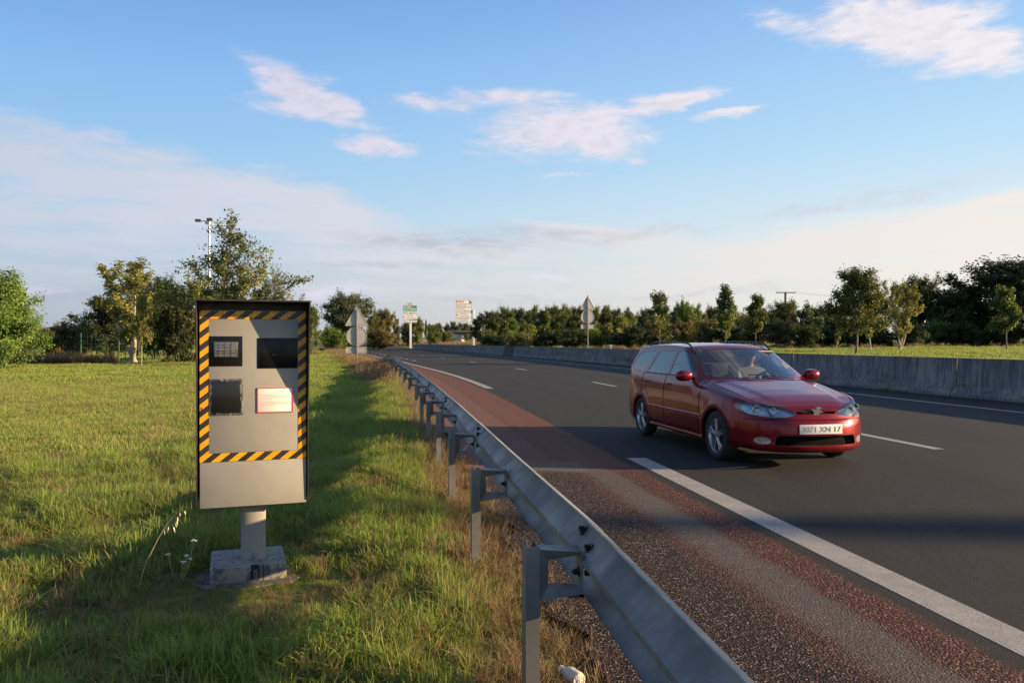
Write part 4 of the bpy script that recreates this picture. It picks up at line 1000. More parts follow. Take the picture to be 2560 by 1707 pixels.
# ------------------------------------------------------------------ signs, masts, small roadside things
m_signback = simple('grey_sign_back', (.36, .36, .355), .5, .25, var=.06, vscale=3)
m_signedge = simple('dark_sign_edge', (.10, .10, .10), .6)
m_signwhite = simple('white_sign_face', (.60, .62, .64), .5, var=.03); m_signgreen = simple('green_sign_face', (.005, .24, .16), .5, var=.04)
m_signorange = simple('orange_route_label', (.85, .36, .01), .5, var=.04); m_ink = simple('black_sign_lettering', (.03, .028, .026), .6); m_inkw = simple('white_sign_lettering', (.78, .78, .74), .5)
m_signblue = simple('blue_sign_face', (.03, .12, .42), .5); m_signred = simple('red_sign_face', (.45, .02, .02), .5); m_mast = simple('white_mast_paint', (.52, .53, .54), .55, var=.05)
m_wood = simple('weathered_pole_wood', (.20, .15, .11), .9, var=.3, bump=.3)
def gz(x, y): return float(ground_z(x, y))
def rtri(w, h, r=.06):
    return rounded([(-w/2, 0), (w/2, 0), (0, h)], r, 3)
def triple_sign(loc, rz, w, polez, label, short=False):
    s = empty('warning_sign', loc, rz, label, 'road sign', 'triangle and disc signs seen from behind')
    h = w * .87; r = w * .43; z0 = polez
    # the faces look away from the camera (+y), their backs towards it
    zt = z0 - h * (.84 if not short else 1.02); zc = zt - r - .03; zr = zc - r - .05
    mb = MB().prism([(x, z + zt) for x, z in rtri(w, h)], .055, .085, 'xz'); tri = mb.build('triangle_plate', m_signback, s, smooth=30)
    mb = MB().prism([(r * math.cos(a), zc + r * math.sin(a)) for a in np.linspace(0, 2 * math.pi, 41)[:-1]], .055, .085, 'xz'); disc = mb.build('disc_plate', m_signback, s, smooth=30)
    hh = .27 * w; mb = MB().prism(rounded([(-r, zr - hh), (r, zr - hh), (r, zr), (-r, zr)], .04), .055, .085, 'xz'); rc = mb.build('rectangle_plate', m_signback, s, smooth=30)
    # folded rims
    def rim(pts, par, rad=.014):
        mb = MB(); mb.tube([(x, .05, z) for x, z in pts + pts[:2]], rad, 6, False); mb.build('rim', m_signback, par, smooth=60)
    rim([(x, z + zt) for x, z in rtri(w, h)], tri); rim([(r * math.cos(a), zc + r * math.sin(a)) for a in np.linspace(0, 2 * math.pi, 33)[:-1]], disc); rim(rounded([(-r, zr - hh), (r, zr - hh), (r, zr), (-r, zr)], .04), rc)
    def rail(z, half, par): MB().box((0, .045, z), (2 * half, .02, .035)).build('clamp_rail', m_signedge if False else m_signback, par, smooth=35)
    zz = z0 - .10; rail(zz if not short else zt + h * .75, w / 2 * (1 - ((zz if not short else zt + h * .75) - zt) / h) * .92, tri); rail(zt + .10, w / 2 * .84, tri)
    rail(zc + r * .72, r * .66, disc); rail(zc - r * .72, r * .66, disc); rail(zr - .06, r * .94, rc); rail(zr - hh + .06, r * .94, rc)
    MB().box((0, .0, z0 / 2 - .15), (.085, .065, z0 + .3)).build('pole', m_post, s, smooth=35, bevel=.01)
    MB().box((0, 0, .10), (.16, .14, .25)).build('footing', simple('pole_footing', (.3, .29, .27), .9), s, bevel=.02)
    return s
triple_sign((-8.50, 43.6, .12), R(14), 1.25, 3.10, 'triangle and disc sign backs on a pole in the grass beside the crash barrier end')
triple_sign((5.52, 58, gz(5.52, 58)), R(13), 1.16, 4.25, 'grey back of a triangle and a disc sign standing in grass behind the concrete barrier', True)

def panel(parent, x0, x1, z0, z1, mat, y=0.0, th=.05, name='panel'):
    p = MB().box(((x0 + x1) / 2, y, (z0 + z1) / 2), (x1 - x0, th, z1 - z0)).build(name, mat, parent, smooth=35)
    mb = MB(); e = .05
    for (a, b, c, d) in ((x0 - e, x1 + e, z1, z1 + e), (x0 - e, x1 + e, z0 - e, z0), (x0 - e, x0, z0, z1), (x1, x1 + e, z0, z1)): mb.box(((a + b) / 2, y, (c + d) / 2), (b - a, th * .96, d - c))
    mb.build('frame', m_signedge, p); return p
def words_on(par, s, x, z, h, w, mat=None, y=-.030): return text_mesh('lettering', s, h * 1.36, mat or m_ink, par, (x, y, z), (R(90), 0, 0), .003, w)
# sign one: x scale 34.3 px -> 3.1 m
d1 = 180.0; k = d1 / 1991
s1 = empty('direction_sign', (-23.0, d1, 0), R(17), 'green and white direction sign on a white mast at the far end of the barrier', 'direction sign')
def X1(xs): return (xs - 1280) * k + 23.0
def Z1(ys): return 1.42 + (855.3 - ys) * k
MB().box((X1(1026.3), .16, Z1(807) / 2), (.50, .22, Z1(790))).build('mast', m_mast, s1, smooth=35, bevel=.02)
MB().box((X1(1026.3), .07, Z1(785)), (.3, .1, 3.6)).build('bracket', m_signedge, s1)
p = panel(s1, X1(1019.3), X1(1029.8), Z1(762.6), Z1(758.2), m_signorange); words_on(p, 'D 733', X1(1020), Z1(760.4), .28, .8)
p = panel(s1, X1(1008.6), X1(1041.6), Z1(776.6), Z1(764.5), m_signgreen); words_on(p, 'ROYAN', X1(1009.6), Z1(767.6), .40, 1.55, m_inkw); words_on(p, "ÎLE d'OLÉRON", X1(1009.6), Z1(773.0), .40, 2.82, m_inkw)
p = panel(s1, X1(1008.8), X1(1041.9), Z1(783.8), Z1(778.6), m_signwhite); words_on(p, 'SAINT AGNANT', X1(1009.8), Z1(781.3), .32, 2.8)
p = panel(s1, X1(1009.0), X1(1042.2), Z1(798.7), Z1(786.3), m_signwhite); words_on(p, 'Rochefort-', X1(1016), Z1(789.8), .32, 1.7); words_on(p, 'Saint Agnant', X1(1016), Z1(795.3), .32, 2.25)
ic = MB().prism([(X1(1011) + a * .055, Z1(792.5) + b * .055) for a, b in [(0, 4), (.5, 1), (5, -1), (5, -2), (.5, -1), (.4, -3), (1.6, -4), (-1.6, -4), (-.4, -3), (-.5, -1), (-5, -2), (-5, -1), (-.5, 1)]], -.034, -.027, 'xz').build('airport_symbol', m_ink, p)
p = panel(s1, X1(1009.3), X1(1042.6), Z1(806.4), Z1(801.2), m_signwhite); words_on(p, 'Base Aérienne', X1(1010.3), Z1(803.8), .30, 2.85)
# sign two
d2 = 165.0; k2 = d2 / 1991; xo = (1183.5 - 1280) * k2
s2 = empty('direction_sign', (xo, d2, 0), R(17), 'white five panel direction sign held on one side by a white mast', 'direction sign')
def X2(xs): return (xs - 1183.5) * k2
def Z2(ys): return 1.42 + (855.3 - ys) * k2
MB().box((0, 0, Z2(776) / 2), (.46, .30, Z2(776))).build('mast', m_mast, s2, smooth=35, bevel=.02)
MB().box((X2(1180), .10, Z2(779.5)), (.5, .12, .55)).build('bracket', m_signedge, s2); 
mb = MB()
for x in (1154.5, 1158.5): mb.box((X2(x), .08, Z2(812) - .2 + .0), (.10, .08, 1.0))
mb.build('rear_rail', m_signedge, s2)
def P2_(y0, y1): return panel(s2, X2(1139.6), X2(1178.0), Z2(y1), Z2(y0), m_signwhite, -.02)
p = P2_(751.4, 759.6); q = panel(s2, X2(1141), X2(1158.2), Z2(756.6), Z2(753.4), m_signorange, -.05, .03, 'route_label'); words_on(q, 'D 238 E1', X2(1141.6), Z2(755.0), .20, 1.28, y=-.068)
arrow = [(-.30, .36), (-.17, .42), (.17, .02), (.22, .26), (.36, .26), (.36, -.34), (-.20, -.34), (-.20, -.20), (.06, -.14)]
MB().prism([(X2(1173.5) + a * .95, Z2(755.6) + b * .80) for a, b in arrow], -.052, -.044, 'xz').build('arrow', m_ink, p)
p = P2_(762.2, 767.4); words_on(p, 'ÉCHILLAIS', X2(1140.8), Z2(764.8), .30, 1.95, y=-.047)
p = P2_(769.6, 780.4); words_on(p, 'SOUBISE', X2(1141.2), Z2(772.7), .30, 1.7, y=-.047); words_on(p, 'PORT des BARQUES', X2(1141), Z2(777.5), .30, 2.95, y=-.047)
p = P2_(782.8, 793.8); words_on(p, 'CITADELLE', X2(1147), Z2(785.6), .27, 1.75, y=-.047); words_on(p, 'de BROUAGE', X2(1147), Z2(790.4), .27, 2.05, y=-.047)
MB().box((X2(1143), -.05, Z2(788)), (.34, .02, .34)).build('brown_symbol', simple('brown_sign_symbol', (.30, .14, .10), .6), p)
p = P2_(795.6, 804.6); words_on(p, 'SITE HISTORIQUE', X2(1141.2), Z2(797.8), .24, 2.5, y=-.047); words_on(p, 'du TRANSBORDEUR', X2(1141.2), Z2(801.9), .24, 2.3, y=-.047)

# utility pole with cross arm and insulators
up = empty('utility_pole', (41.2, 120, gz(41.2, 120)), R(4), 'wooden utility pole with a T shaped cross arm rising behind the trees', 'utility pole')
MB().tube([(0, 0, -.3), (0, 0, 7.6), (0, 0, 8.0)], [.20, .17, .17], 12).tube([(.25, -.15, 5.6), (.25, -.15, 6.3)], .10, 8).build('pole', m_wood, up, smooth=40)
MB().box((-.05, -.2, 7.95), (3.0, .14, .14)).box((.9, .1, 5.9), (.8, .1, .08)).build('cross_arm', m_wood, up)
for x in (-1.35, -.1, 1.35): MB().tube([(x, -.2, 8.0), (x, -.2, 8.18)], [.05, .035], 8).build('insulator', m_trim, up)
wire = empty('overhead_wires', (41.2, 120, gz(41.2, 120)), R(4), 'thin overhead wires sagging from the utility pole away to the right', 'wires')
m_wire = simple('wire', (.10, .10, .10), .6)
for x in (-1.35, -.1, 1.35):
    MB().tube([(x + t_ * 60, -.2 + t_ * 14, 8.2 - 3.2 * 4 * t_ * (1 - t_) * .35 - 1.0 * t_) for t_ in np.linspace(0, 1, 16)], .012, 4).build('wire', m_wire, wire)
# floodlight mast behind the oak
fm = empty('floodlight_mast', (-34.2, 90, 0), R(8), 'tall slim grey mast with two floodlights rising behind the oak', 'light mast')
MB().tube([(0, 0, -.2), (0, 0, 15.1)], [.16, .09], 12).build('mast', simple('pale_mast_steel', (.50, .51, .52), .4, .4), fm, smooth=40)
MB().box((-.55, 0, 15.05), (1.5, .07, .07)).build('arm', m_signedge, fm)
for x, z in ((-1.2, 15.1), (.05, 15.25)): MB().box((x, -.1, z), (.62, .34, .30)).build('floodlight', simple('dark_floodlight', (.06, .06, .06), .5), fm, bevel=.04)
# thin lamp posts far away
for (xs, d, top) in ((1089, 430, 14.2), (1109, 450, 13.6), (1191, 330, 10.6)):
    x = (xs - 1280) * d / 1991; o = empty('lamp_post', (x, d, far_z(d)), 0, {1089: 'taller of the two thin lamp posts standing above the far wood by the overbridge', 1109: 'second thin lamp post, between the taller one and the overbridge', 1191: 'thin lamp post just right of the white sign mast'}[xs], 'lamp post', 'far thin lamp posts')
    h = top - float(far_z(d)); MB().tube([(0, 0, 0), (0, 0, h)], [.14, .08], 8).build('post', m_mast, o, smooth=40); MB().box((0, -.3, h), (.5, 1.1, .22)).build('lamp_head', m_signback, o)
# white marker posts behind the barrier
mk = None
mspec = [((1626.5 - 1280) / 1991 * 52, 52, 'nearest'), ((1527 - 1280) / 1991 * 61, 61, 'second'), ((1282 - 1280) / 1991 * 105, 105, 'third'), ((1219 - 1280) / 1991 * 122, 122, 'fourth'), ((1157 - 1280) / 1991 * 140, 140, 'fifth'), ((1083 - 1280) / 1991 * 160, 160, 'farthest')]
for x, y, w_ in mspec:
    o = empty('marker_post', (x, y, gz(x, y)), 0, {'nearest': 'white marker post behind the barrier just left of the red car roof', 'second': 'white marker post behind the barrier between the sign pole and the red car', 'third': 'small white marker post behind the barrier left of the young trees', 'fourth': 'small white marker post right of the white sign mast', 'fifth': 'small white marker post left of the white sign mast', 'farthest': 'white marker post nearest the far end of the barrier'}[w_], 'marker post', 'white marker posts behind the barrier')
    zt = 1.42 + (855.3 - {52: 863.5, 61: 861.5, 105: 855.5, 122: 855, 140: 856, 160: 857}[int(y)]) / 1991 * y; h = zt - gz(x, y)
    MB().prism([(-.07, 0), (.07, 0), (.07, h - .05), (0, h), (-.07, h)], -.05, .05, 'xz').build('post', m_white, o, smooth=35); MB().box((0, -.052, h * .72), (.10, .006, .10)).build('reflector', m_signback, o)
# small panel on posts at the left hedge
ls = empty('small_sign', (-27.9, 58, 0), R(25), 'small white blank board on two legs in front of the left hedge', 'sign')
MB().box((0, 0, 1.65), (.62, .03, .42)).build('board', m_signwhite, ls); 
for x in (-.22, .22): MB().tube([(x, .03, 0), (x, .03, 1.7)], .03, 8).build('leg', m_post, ls, smooth=40)
# low street nameplate far left beside the junction
ss = empty('give_way_sign', (-33.7, 150, 0), 0, 'small grey sign back at the far junction between the bushes', 'sign'); MB().tube([(0, 0, 0), (0, 0, 2.2)], .05, 6).build('pole', m_post, ss); MB().box((0, -.03, 2.1), (.9, .05, .25)).build('board', m_signback, ss)
# no entry and blue signs by the far slip road
for xs, nm, mt, lb in ((1084, 'no_entry_sign', m_signred, 'round red no entry sign beside the far slip road'), (1101.5, 'direction_board', m_signblue, 'small square blue sign beside the far slip road'), (1135, 'arrow_board', m_signblue, 'small blue sign by the overbridge abutment')):
    d = 300; x = (xs - 1280) * d / 1991; z = float(far_z(d)); o = empty(nm, (x, d, z), 0, lb, 'sign')
    if mt is m_signred:
        MB().tube([(0, 0, 2.4), (0, .05, 2.4)], .01, 4).build('bolt', m_signedge, o); MB().prism([(.45 * math.cos(a), 1.75 + .45 * math.sin(a)) for a in np.linspace(0, 6.2832, 25)[:-1]], 0, .04, 'xz').build('disc', mt, o); MB().box((0, -.01, 1.75), (.62, .02, .14)).build('bar', m_inkw, o)
    else: MB().box((0, 0, 1.85), (.75, .04, .8)).build('board', mt, o)
    MB().tube([(0, .06, 0), (0, .06, 2.0)], .04, 6).build('pole', m_post, o)
# overbridge
m_bconc = simple('bridge_concrete', (.34, .31, .27), .85, var=.2); m_bdark = simple('bridge_steel_beam', (.05, .045, .045), .8)
br = empty('overbridge', (-9, 345, float(far_z(345))), R(-4), 'flat concrete overbridge crossing the far road in front of the wood', 'bridge')
def BX(xs): return (xs - 1280) * 345 / 1991 + 9
def BZ(ys): return 1.42 + (855.3 - ys) * 345 / 1991 - float(far_z(345))
MB().box(((BX(1120) + BX(1215)) / 2, 0, (BZ(831.5) + BZ(834.6)) / 2), (BX(1215) - BX(1120), 9, BZ(831.5) - BZ(834.6))).build('deck', m_bdark, br)
MB().box(((BX(1123) + BX(1213)) / 2, -4.6, (BZ(827.5) + BZ(830.2)) / 2), (BX(1213) - BX(1123), .3, .55)).build('parapet', m_bconc, br)
MB().prism([(BX(1137), BZ(834.7)), (BX(1146), BZ(834.7)), (BX(1162), -.3), (BX(1137), -.3)], -4.2, 4.2, 'xz').build('abutment', m_bconc, br)
MB().prism([(BX(1108), -.5), (BX(1120), BZ(834)), (BX(1137), BZ(834.7)), (BX(1137), -.5)], -5.2, 5.2, 'xz').build('embankment', simple('dry_embankment_grass', (.20, .16, .07), .95, var=.3, bump=.5), br)
for i, xs in enumerate(range(1124, 1214, 5)): MB().box((BX(xs), -4.6, BZ(827.3)), (.08, .08, .9)).build('railing_post', m_bconc, br)
# litter by the rail
lt = empty('plastic_bottle', (.285, 3.345, .0), R(120), 'crumpled white plastic bottle lying in the dry grass under the crash barrier', 'litter')
m_pet = simple('dirty_white_plastic', (.62, .58, .52), .35)
MB().lathe([(.001, 0), (.030, .002), (.033, .02), (.030, .05), (.033, .07), (.026, .095), (.012, .115), (.012, .13), (.001, .131)], 16, (0, 0, .0), 'x').build('bottle', m_pet, lt, smooth=50)
MB().lathe([(.0145, .0), (.0145, .018), (.001, .019)], 12, (.128, 0, 0), 'x').build('cap', m_white, lt, smooth=40)
cup = MB().lathe([(.001, 0), (.028, .0), (.037, .09), (.040, .092), (.036, .094), (.026, .004), (.001, .004)], 20, (0, 0, 0)).build('plastic_cup', m_lens2, None, smooth=50)
cup.location = (.31, 4.36, .05); cup.rotation_euler = (R(70), R(15), R(40)); tag(cup, 'clear plastic cup lying in dry grass behind the nearest post of the crash barrier', 'litter')
# far traffic: small cars, one model copied with its parts
m_carglass2 = simple('dark_car_glass', (.02, .025, .03), .1, coat=.5)
def small_car(col, name, label, loc, rz):
    c = empty('far_car', loc, rz, label, 'car', 'cars on the far roads'); mt = car_paint(name, col)
    sidep = [(-2.1, .25), (2.1, .25), (2.15, .55), (2.0, .78), (1.1, .92), (.45, 1.38), (-1.3, 1.45), (-1.95, 1.0), (-2.12, .8)]
    b = MB().prism(sidep, -.82, .82, 'xz').build('body', mt, c, smooth=30, bevel=.09)
    MB().prism([(.95, .97), (.40, 1.33), (-1.2, 1.39), (-1.75, 1.0)], -.80, .80, 'xz').build('windows', m_carglass2, c, smooth=30)
    MB().box((-1.66, 0, 1.15), (.35, 1.3, .36), M=Matrix.Rotation(R(-25), 3, 'Y')).build('rear_window', m_carglass2, c)
    MB().box((.78, 0, 1.14), (.60, 1.3, .20), M=Matrix.Rotation(R(35), 3, 'Y')).build('windscreen', m_carglass2, c)
    for x in (-1.3, 1.3):
        for y in (-.78, .78): MB().lathe([(.001, -.09), (.31, -.09), (.31, .09), (.001, .09)], 18, (x, y, .31), 'y').build('wheel', m_tyre, c, smooth=40)
    for y in (-.68, .68): MB().box((-2.08, y, .82), (.08, .2, .18)).build('tail_light', m_redlamp, c); MB().box((2.05, y, .66), (.12, .3, .12)).build('headlight', m_lampbowl, c)
    return c
def cp(xs, d): return ((xs - 1280) * d / 1991, d)
x, y = cp(965, 236); small_car((.38, .42, .48), 'silver_blue_paint', 'silver hatchback driving away on the curve past the dashed lines', (x, y, 0), R(100))
for xs, d, col, nm, lb, a in ((1037.5, 330, (.05, .07, .10), 'dark_blue_paint', 'dark blue car just right of the sign mast on the far carriageway', 12), (1062, 338, (.18, .22, .26), 'grey_blue_paint', 'grey car second from the sign mast on the far carriageway', 10),
                           (1104, 342, (.10, .10, .12), 'charcoal_paint', 'charcoal car beside the blue sign on the far carriageway', 8), (1113, 334, (.5, .55, .6), 'white_silver_paint', 'pale silver car in front of the dry bank on the far carriageway', 10), (1132, 340, (.04, .10, .09), 'dark_green_paint', 'dark green car nearest the overbridge on the far carriageway', 8)):
    x, y = cp(xs, d); small_car(col, nm, lb, (x, y, float(far_z(d)) + .2), R(a + 10))
# ------------------------------------------------------------------ trees, shrubs
def leaf_mat(name, dark, light, yellow):
    m_, t = new_mat(name)
    a = t.node('ShaderNodeAttribute', attribute_name='tint').outputs['Fac']; oi = t.node('ShaderNodeObjectInfo').outputs['Random']
    c = t.mix(t.rng(a, .0, .8, smooth=False), dark, light); c = t.mix(t.rng(a, .78, 1.0, 0, .8), c, yellow)
    c = t.node('ShaderNodeHueSaturation', {'Hue': t.rng(oi, 0, 1, .485, .512, smooth=False), 'Value': t.rng(oi, 0, 1, .85, 1.15, smooth=False), 'Color': c}).outputs[0]
    df = t.node('ShaderNodeBsdfPrincipled', {'Base Color': c, 'Roughness': .55, 'Specular IOR Level': .3}); tl = t.node('ShaderNodeBsdfTranslucent', {'Color': t.mix(1.0, c, (1.25, 1.35, .6), 'MULTIPLY')})
    ms = t.node('ShaderNodeMixShader', {0: .30}); t.L(df.outputs[0], ms.inputs[1]); t.L(tl.outputs[0], ms.inputs[2]); t.L(ms.outputs[0], t.o.inputs[0]); return m_
LM = dict(oak=leaf_mat('oak_leaves', (.043, .067, .017), (.123, .152, .038), (.290, .246, .065)),
          dark=leaf_mat('dark_tree_leaves', (.020, .035, .011), (.056, .077, .020), (.106, .119, .035)),
          green=leaf_mat('bright_green_leaves', (.061, .115, .019), (.155, .230, .041), (.297, .351, .068)),
          willow=leaf_mat('yellowish_willow_leaves', (.125, .140, .034), (.33, .32, .085), (.56, .49, .14)),
          brown=leaf_mat('brownish_shrub_leaves', (.068, .062, .022), (.155, .128, .043), (.257, .182, .068)),
          olive=leaf_mat('olive_leaves', (.058, .075, .023), (.152, .174, .049), (.246, .239, .072)),
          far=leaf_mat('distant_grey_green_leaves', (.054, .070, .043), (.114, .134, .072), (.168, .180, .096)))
m_bark = simple('grey_brown_bark', (.17, .135, .10), .9, var=.3, vscale=12, bump=.6, bscale=30); m_palebark = simple('pale_bark', (.33, .29, .23), .85, var=.25, bump=.4)
def unit(a): return a / np.maximum(np.linalg.norm(a, axis=-1, keepdims=True), 1e-9)
class TreeProto:
    """trunk mesh and leaf mesh, both with the origin at the foot"""
    def __init__(s, name, seed, H, Rr, trunk_h, n_limb, twigs, leaves, leaf, profile, up=.35, trunk_r=.09, stems=1, spread=.12, droop=0.0, lobes=None, limb_bend=.25):
        rg = np.random.default_rng(seed); segs = []; tips = []
        def path(p, d, L, k, bend, upb):
            pts = [p.copy()]; d = d.copy()
            for i in range(k):
                d = unit(d + rg.normal(0, bend, 3) + np.array([0, 0, upb])); p = p + d * L / k; pts.append(p.copy())
            return np.array(pts)
        for st in range(stems):
            base = np.array([0, 0, -.1]) if stems == 1 else np.array([rg.normal(0, .12), rg.normal(0, .12), -.1])
            d0 = np.array([rg.normal(0, .05), rg.normal(0, .05), 1.0]) if stems == 1 else unit(np.array([rg.normal(0, .32), rg.normal(0, .32), 1.0]))
            tp = path(base, d0, H * .93, 9, .055 if stems == 1 else .10, .10)
            segs.append((tp, np.linspace(trunk_r, trunk_r * .12, len(tp)) * (1 + .35 * np.exp(-np.linspace(0, 9, len(tp)) * 2))))
            nl = n_limb // stems
            for i in range(nl):
                f = trunk_h / H + (1 - trunk_h / H) * ((i + rg.uniform(0, 1)) / nl) ** .9; f = min(f, .97)
                k = f * (len(tp) - 1); a = int(k); p = tp[a] * (1 - (k - a)) + tp[min(a + 1, len(tp) - 1)] * (k - a)
                zr = (f - trunk_h / H) / (1 - trunk_h / H); ang = i * 2.39996 + rg.uniform(-.5, .5) + st
                L = Rr * profile(zr) * rg.uniform(.62, 1.18)
                d = unit(np.array([math.cos(ang), math.sin(ang), up * rg.uniform(.4, 1.6) - droop]))
                lp = path(p, d, L, 5, limb_bend, .06 - droop * .2); lr = trunk_r * (1 - f * .75) * .42
                segs.append((lp, np.linspace(lr, lr * .15, len(lp)))); tint = rg.uniform(.15, .85)
                nt_ = max(3, int(twigs * L / Rr))
                for j in range(nt_):
                    g = rg.uniform(.22, 1.0); kk = g * (len(lp) - 1); b = min(int(kk), len(lp) - 2); q = lp[b] * (1 - (kk - b)) + lp[b + 1] * (kk - b)
                    td = unit(lp[b + 1] - lp[b]) * .55 + rg.normal(0, .55, 3) + np.array([0, 0, .25 - droop * 1.5]); tl = Rr * rg.uniform(.10, .30) * (1.15 - .4 * g)
                    tw = path(q, unit(td), tl, 3, .22, .05 - droop); segs.append((tw, np.linspace(.012, .004, 4) * (H / 6))); tips.append((tw, tint + rg.normal(0, .12)))
        # leaves
        C = []; T = []
        per = max(2, int(leaves / max(len(tips), 1)))
        for tw, ti in tips:
            g = rg.uniform(0.05, 1.05, per); kk = np.clip(g, 0, 1) * 3; b = np.minimum(kk.astype(int), 2); fr = (kk - b)[:, None]
            c = tw[b] * (1 - fr) + tw[b + 1] * fr + rg.normal(0, spread * Rr * .35, (per, 3)); C.append(c); T.append(np.clip(ti + rg.normal(0, .13, per), 0, 1))
        C = np.concatenate(C); T = np.concatenate(T); n = len(C)
        C[:, 2] = np.maximum(C[:, 2], .08)
        out = unit(C - np.array([0, 0, H * .5])); nrm = unit(rg.normal(0, 1, (n, 3)) + out * .8 + np.array([0, 0, .5]))
        a = unit(np.cross(nrm, rg.normal(0, 1, (n, 3)))); b = np.cross(nrm, a); sz = leaf * rg.uniform(.6, 1.35, (n, 1))
        V = np.stack([C - a * sz * .9, C + b * sz * .45, C + a * sz * .9, C - b * sz * .45], 1).reshape(-1, 3)
        me = np_mesh(name + '_crown', V, np.arange(4 * n).reshape(-1, 4)); at = me.attributes.new('tint', 'FLOAT', 'FACE')
        if len(me.polygons) == n: at.data.foreach_set('value', T.astype(np.float32))
        s.crown = me
        mb = MB()
        for pts, r in segs: mb.tube(pts.tolist(), [max(v, .004) for v in r], 5 if len(pts) < 6 else 8, False)
        me = bpy.data.meshes.new(name + '_trunk'); me.from_pydata(mb.v, [], mb.f); me.update(); me.shade_smooth(); s.trunk = me; s.H = H; s.R = Rr
    def place(s, name, x, y, h, w, leafm, bark, label, cat='tree', group=None, rz=0.0, z=None, lean=0.0):
        z = gz(x, y) if z is None else z
        o = empty(name, (x, y, z), rz, label, cat, group); sc = (w / 2 / s.R, w / 2 / s.R, h / s.H); o.scale = sc; o.rotation_euler = (lean, 0, rz)
        for nm, me, mt in (('trunk', s.trunk, bark), ('crown', s.crown, leafm)):
            c = bpy.data.objects.new(nm, me); COL.objects.link(c); c.parent = o
            if not me.materials: me.materials.append(None)
            c.material_slots[0].link = 'OBJECT'; c.material_slots[0].material = mt
        return o
round_p = lambda z: (.55 + 1.0 * z) * (1 - z ** 3.0) ** .5 if z < 1 else 0
cone_p = lambda z: (1 - z) ** .75 * 1.05 + .12
ball_p = lambda z: max(1 - (2 * z - .85) ** 2 * .55, .15)
oakp = lambda z: [1.15, 1.18, .98, .66, .38, .30, .20][min(int(z * 7), 6)]
PR = dict(
    hero_oak=TreeProto('hero_oak', 24, 8.0, 3.9, 1.7, 38, 24, 14000, .088, oakp, up=.30, trunk_r=.13, spread=.085, limb_bend=.24),
    std=TreeProto('round_oak', 26, 5.4, 2.4, 1.5, 44, 24, 17000, .085, lambda z: (1.1 - .75 * z) * (.75 + .8 * min(z, .3)), up=.42, trunk_r=.085, spread=.15),
    oak1=TreeProto('oak_one', 5, 5.6, 2.0, 1.7, 30, 16, 7000, .12, lambda z: (1.0 - .65 * z) * (.6 + 1.6 * min(z, .25)), up=.5, trunk_r=.075, spread=.17),
    oak2=TreeProto('oak_two', 8, 5.8, 1.9, 1.4, 28, 15, 6500, .12, lambda z: (1.05 - .8 * z) * (.65 + 1.2 * min(z, .3)), up=.6, trunk_r=.07, spread=.17),
    oak3=TreeProto('oak_three', 15, 5.4, 2.1, 1.5, 26, 15, 6000, .12, lambda z: [1, .8, 1.0, .6, .55, .3][min(int(z * 6), 5)], up=.55, trunk_r=.07, spread=.17),
    big1=TreeProto('broad_one', 31, 9.0, 4.2, 1.0, 60, 24, 22000, .16, round_p, up=.5, trunk_r=.22, spread=.15),
    big2=TreeProto('broad_two', 37, 8.5, 4.4, .8, 60, 24, 22000, .16, ball_p, up=.35, trunk_r=.2, spread=.15),
    bush1=TreeProto('bush_one', 41, 3.0, 2.1, .12, 60, 16, 12000, .10, ball_p, up=.7, trunk_r=.06, stems=4, spread=.15),
    bush2=TreeProto('bush_two', 43, 2.6, 2.3, .10, 56, 16, 12000, .10, round_p, up=.5, trunk_r=.06, stems=4, spread=.15),
    willow=TreeProto('upright_willow', 51, 6.0, 1.7, 1.0, 44, 20, 11000, .085, lambda z: .65 + .5 * z - .3 * z * z, up=2.2, trunk_r=.10, stems=3, spread=.14, limb_bend=.16),
    willow2=TreeProto('small_willow', 53, 4.8, 1.1, .9, 26, 14, 5000, .09, lambda z: .8 - .3 * z, up=1.4, trunk_r=.07, spread=.15),
    ash=TreeProto('dense_young_ash', 61, 4.2, 2.9, .12, 66, 26, 26000, .085, lambda z: 1.05 - .45 * z - .25 * z * z, up=.55, trunk_r=.08, stems=3, spread=.16))
SX = lambda xs, d: (xs - 1280) * d / 1991
def top_h(ytop, d, x=None): return 1.42 + (855.3 - ytop) * d / 1991 - gz(SX(x, d) if x is not None else 0, d)
rt = random.Random(77)
def T(pr, name, xs, d, ytop, wpx, lm, label, bark=m_bark, cat='tree', group=None, rz=None):
    x = SX(xs, d); z = gz(x, d); h = 1.42 + (855.3 - ytop) * d / 1991 - z
    return PR[pr].place(name, x, d, h * 1.02, wpx * d / 1991, LM[lm], bark, label, cat, group, rt.uniform(0, 6.28) if rz is None else rz, z)
# ---- left field edge
T('ash', 'ash_tree', 8, 40, 712, 235, 'green', 'bushy bright green young tree at the left edge of the field', rz=1.0)
T('bush1', 'shrub', -70, 43, 770, 190, 'green', 'green shrub at the very left edge of the photo', cat='shrub')
T('willow', 'willow_tree', 336, 51, 676, 205, 'willow', 'upright yellowish willow with pale forked stems left of the oak', m_palebark)
T('oak1', 'sapling', 354, 44.5, 735, 60, 'willow', 'slender stake straight sapling standing in the grass in front of the yellowish willow', m_palebark)
T('big2', 'round_tree', 268, 66, 748, 165, 'dark', 'dark round tree behind the left of the yellowish willow')
T('bush1', 'shrub', 190, 68, 818, 135, 'brown', 'low yellow brown shrub right of the bright green tree', cat='shrub')
T('bush1', 'shrub', 140, 74, 824, 125, 'brown', 'low brown shrub close behind the green mesh fence', cat='shrub')
T('oak2', 'small_tree', 128, 90, 818, 40, 'dark', 'small dark tree top on the horizon behind the mesh fence')
T('hero_oak', 'oak_tree', 548, 46, 546, 390, 'oak', 'tall irregular oak with spreading branches behind the speed camera', rz=.4)
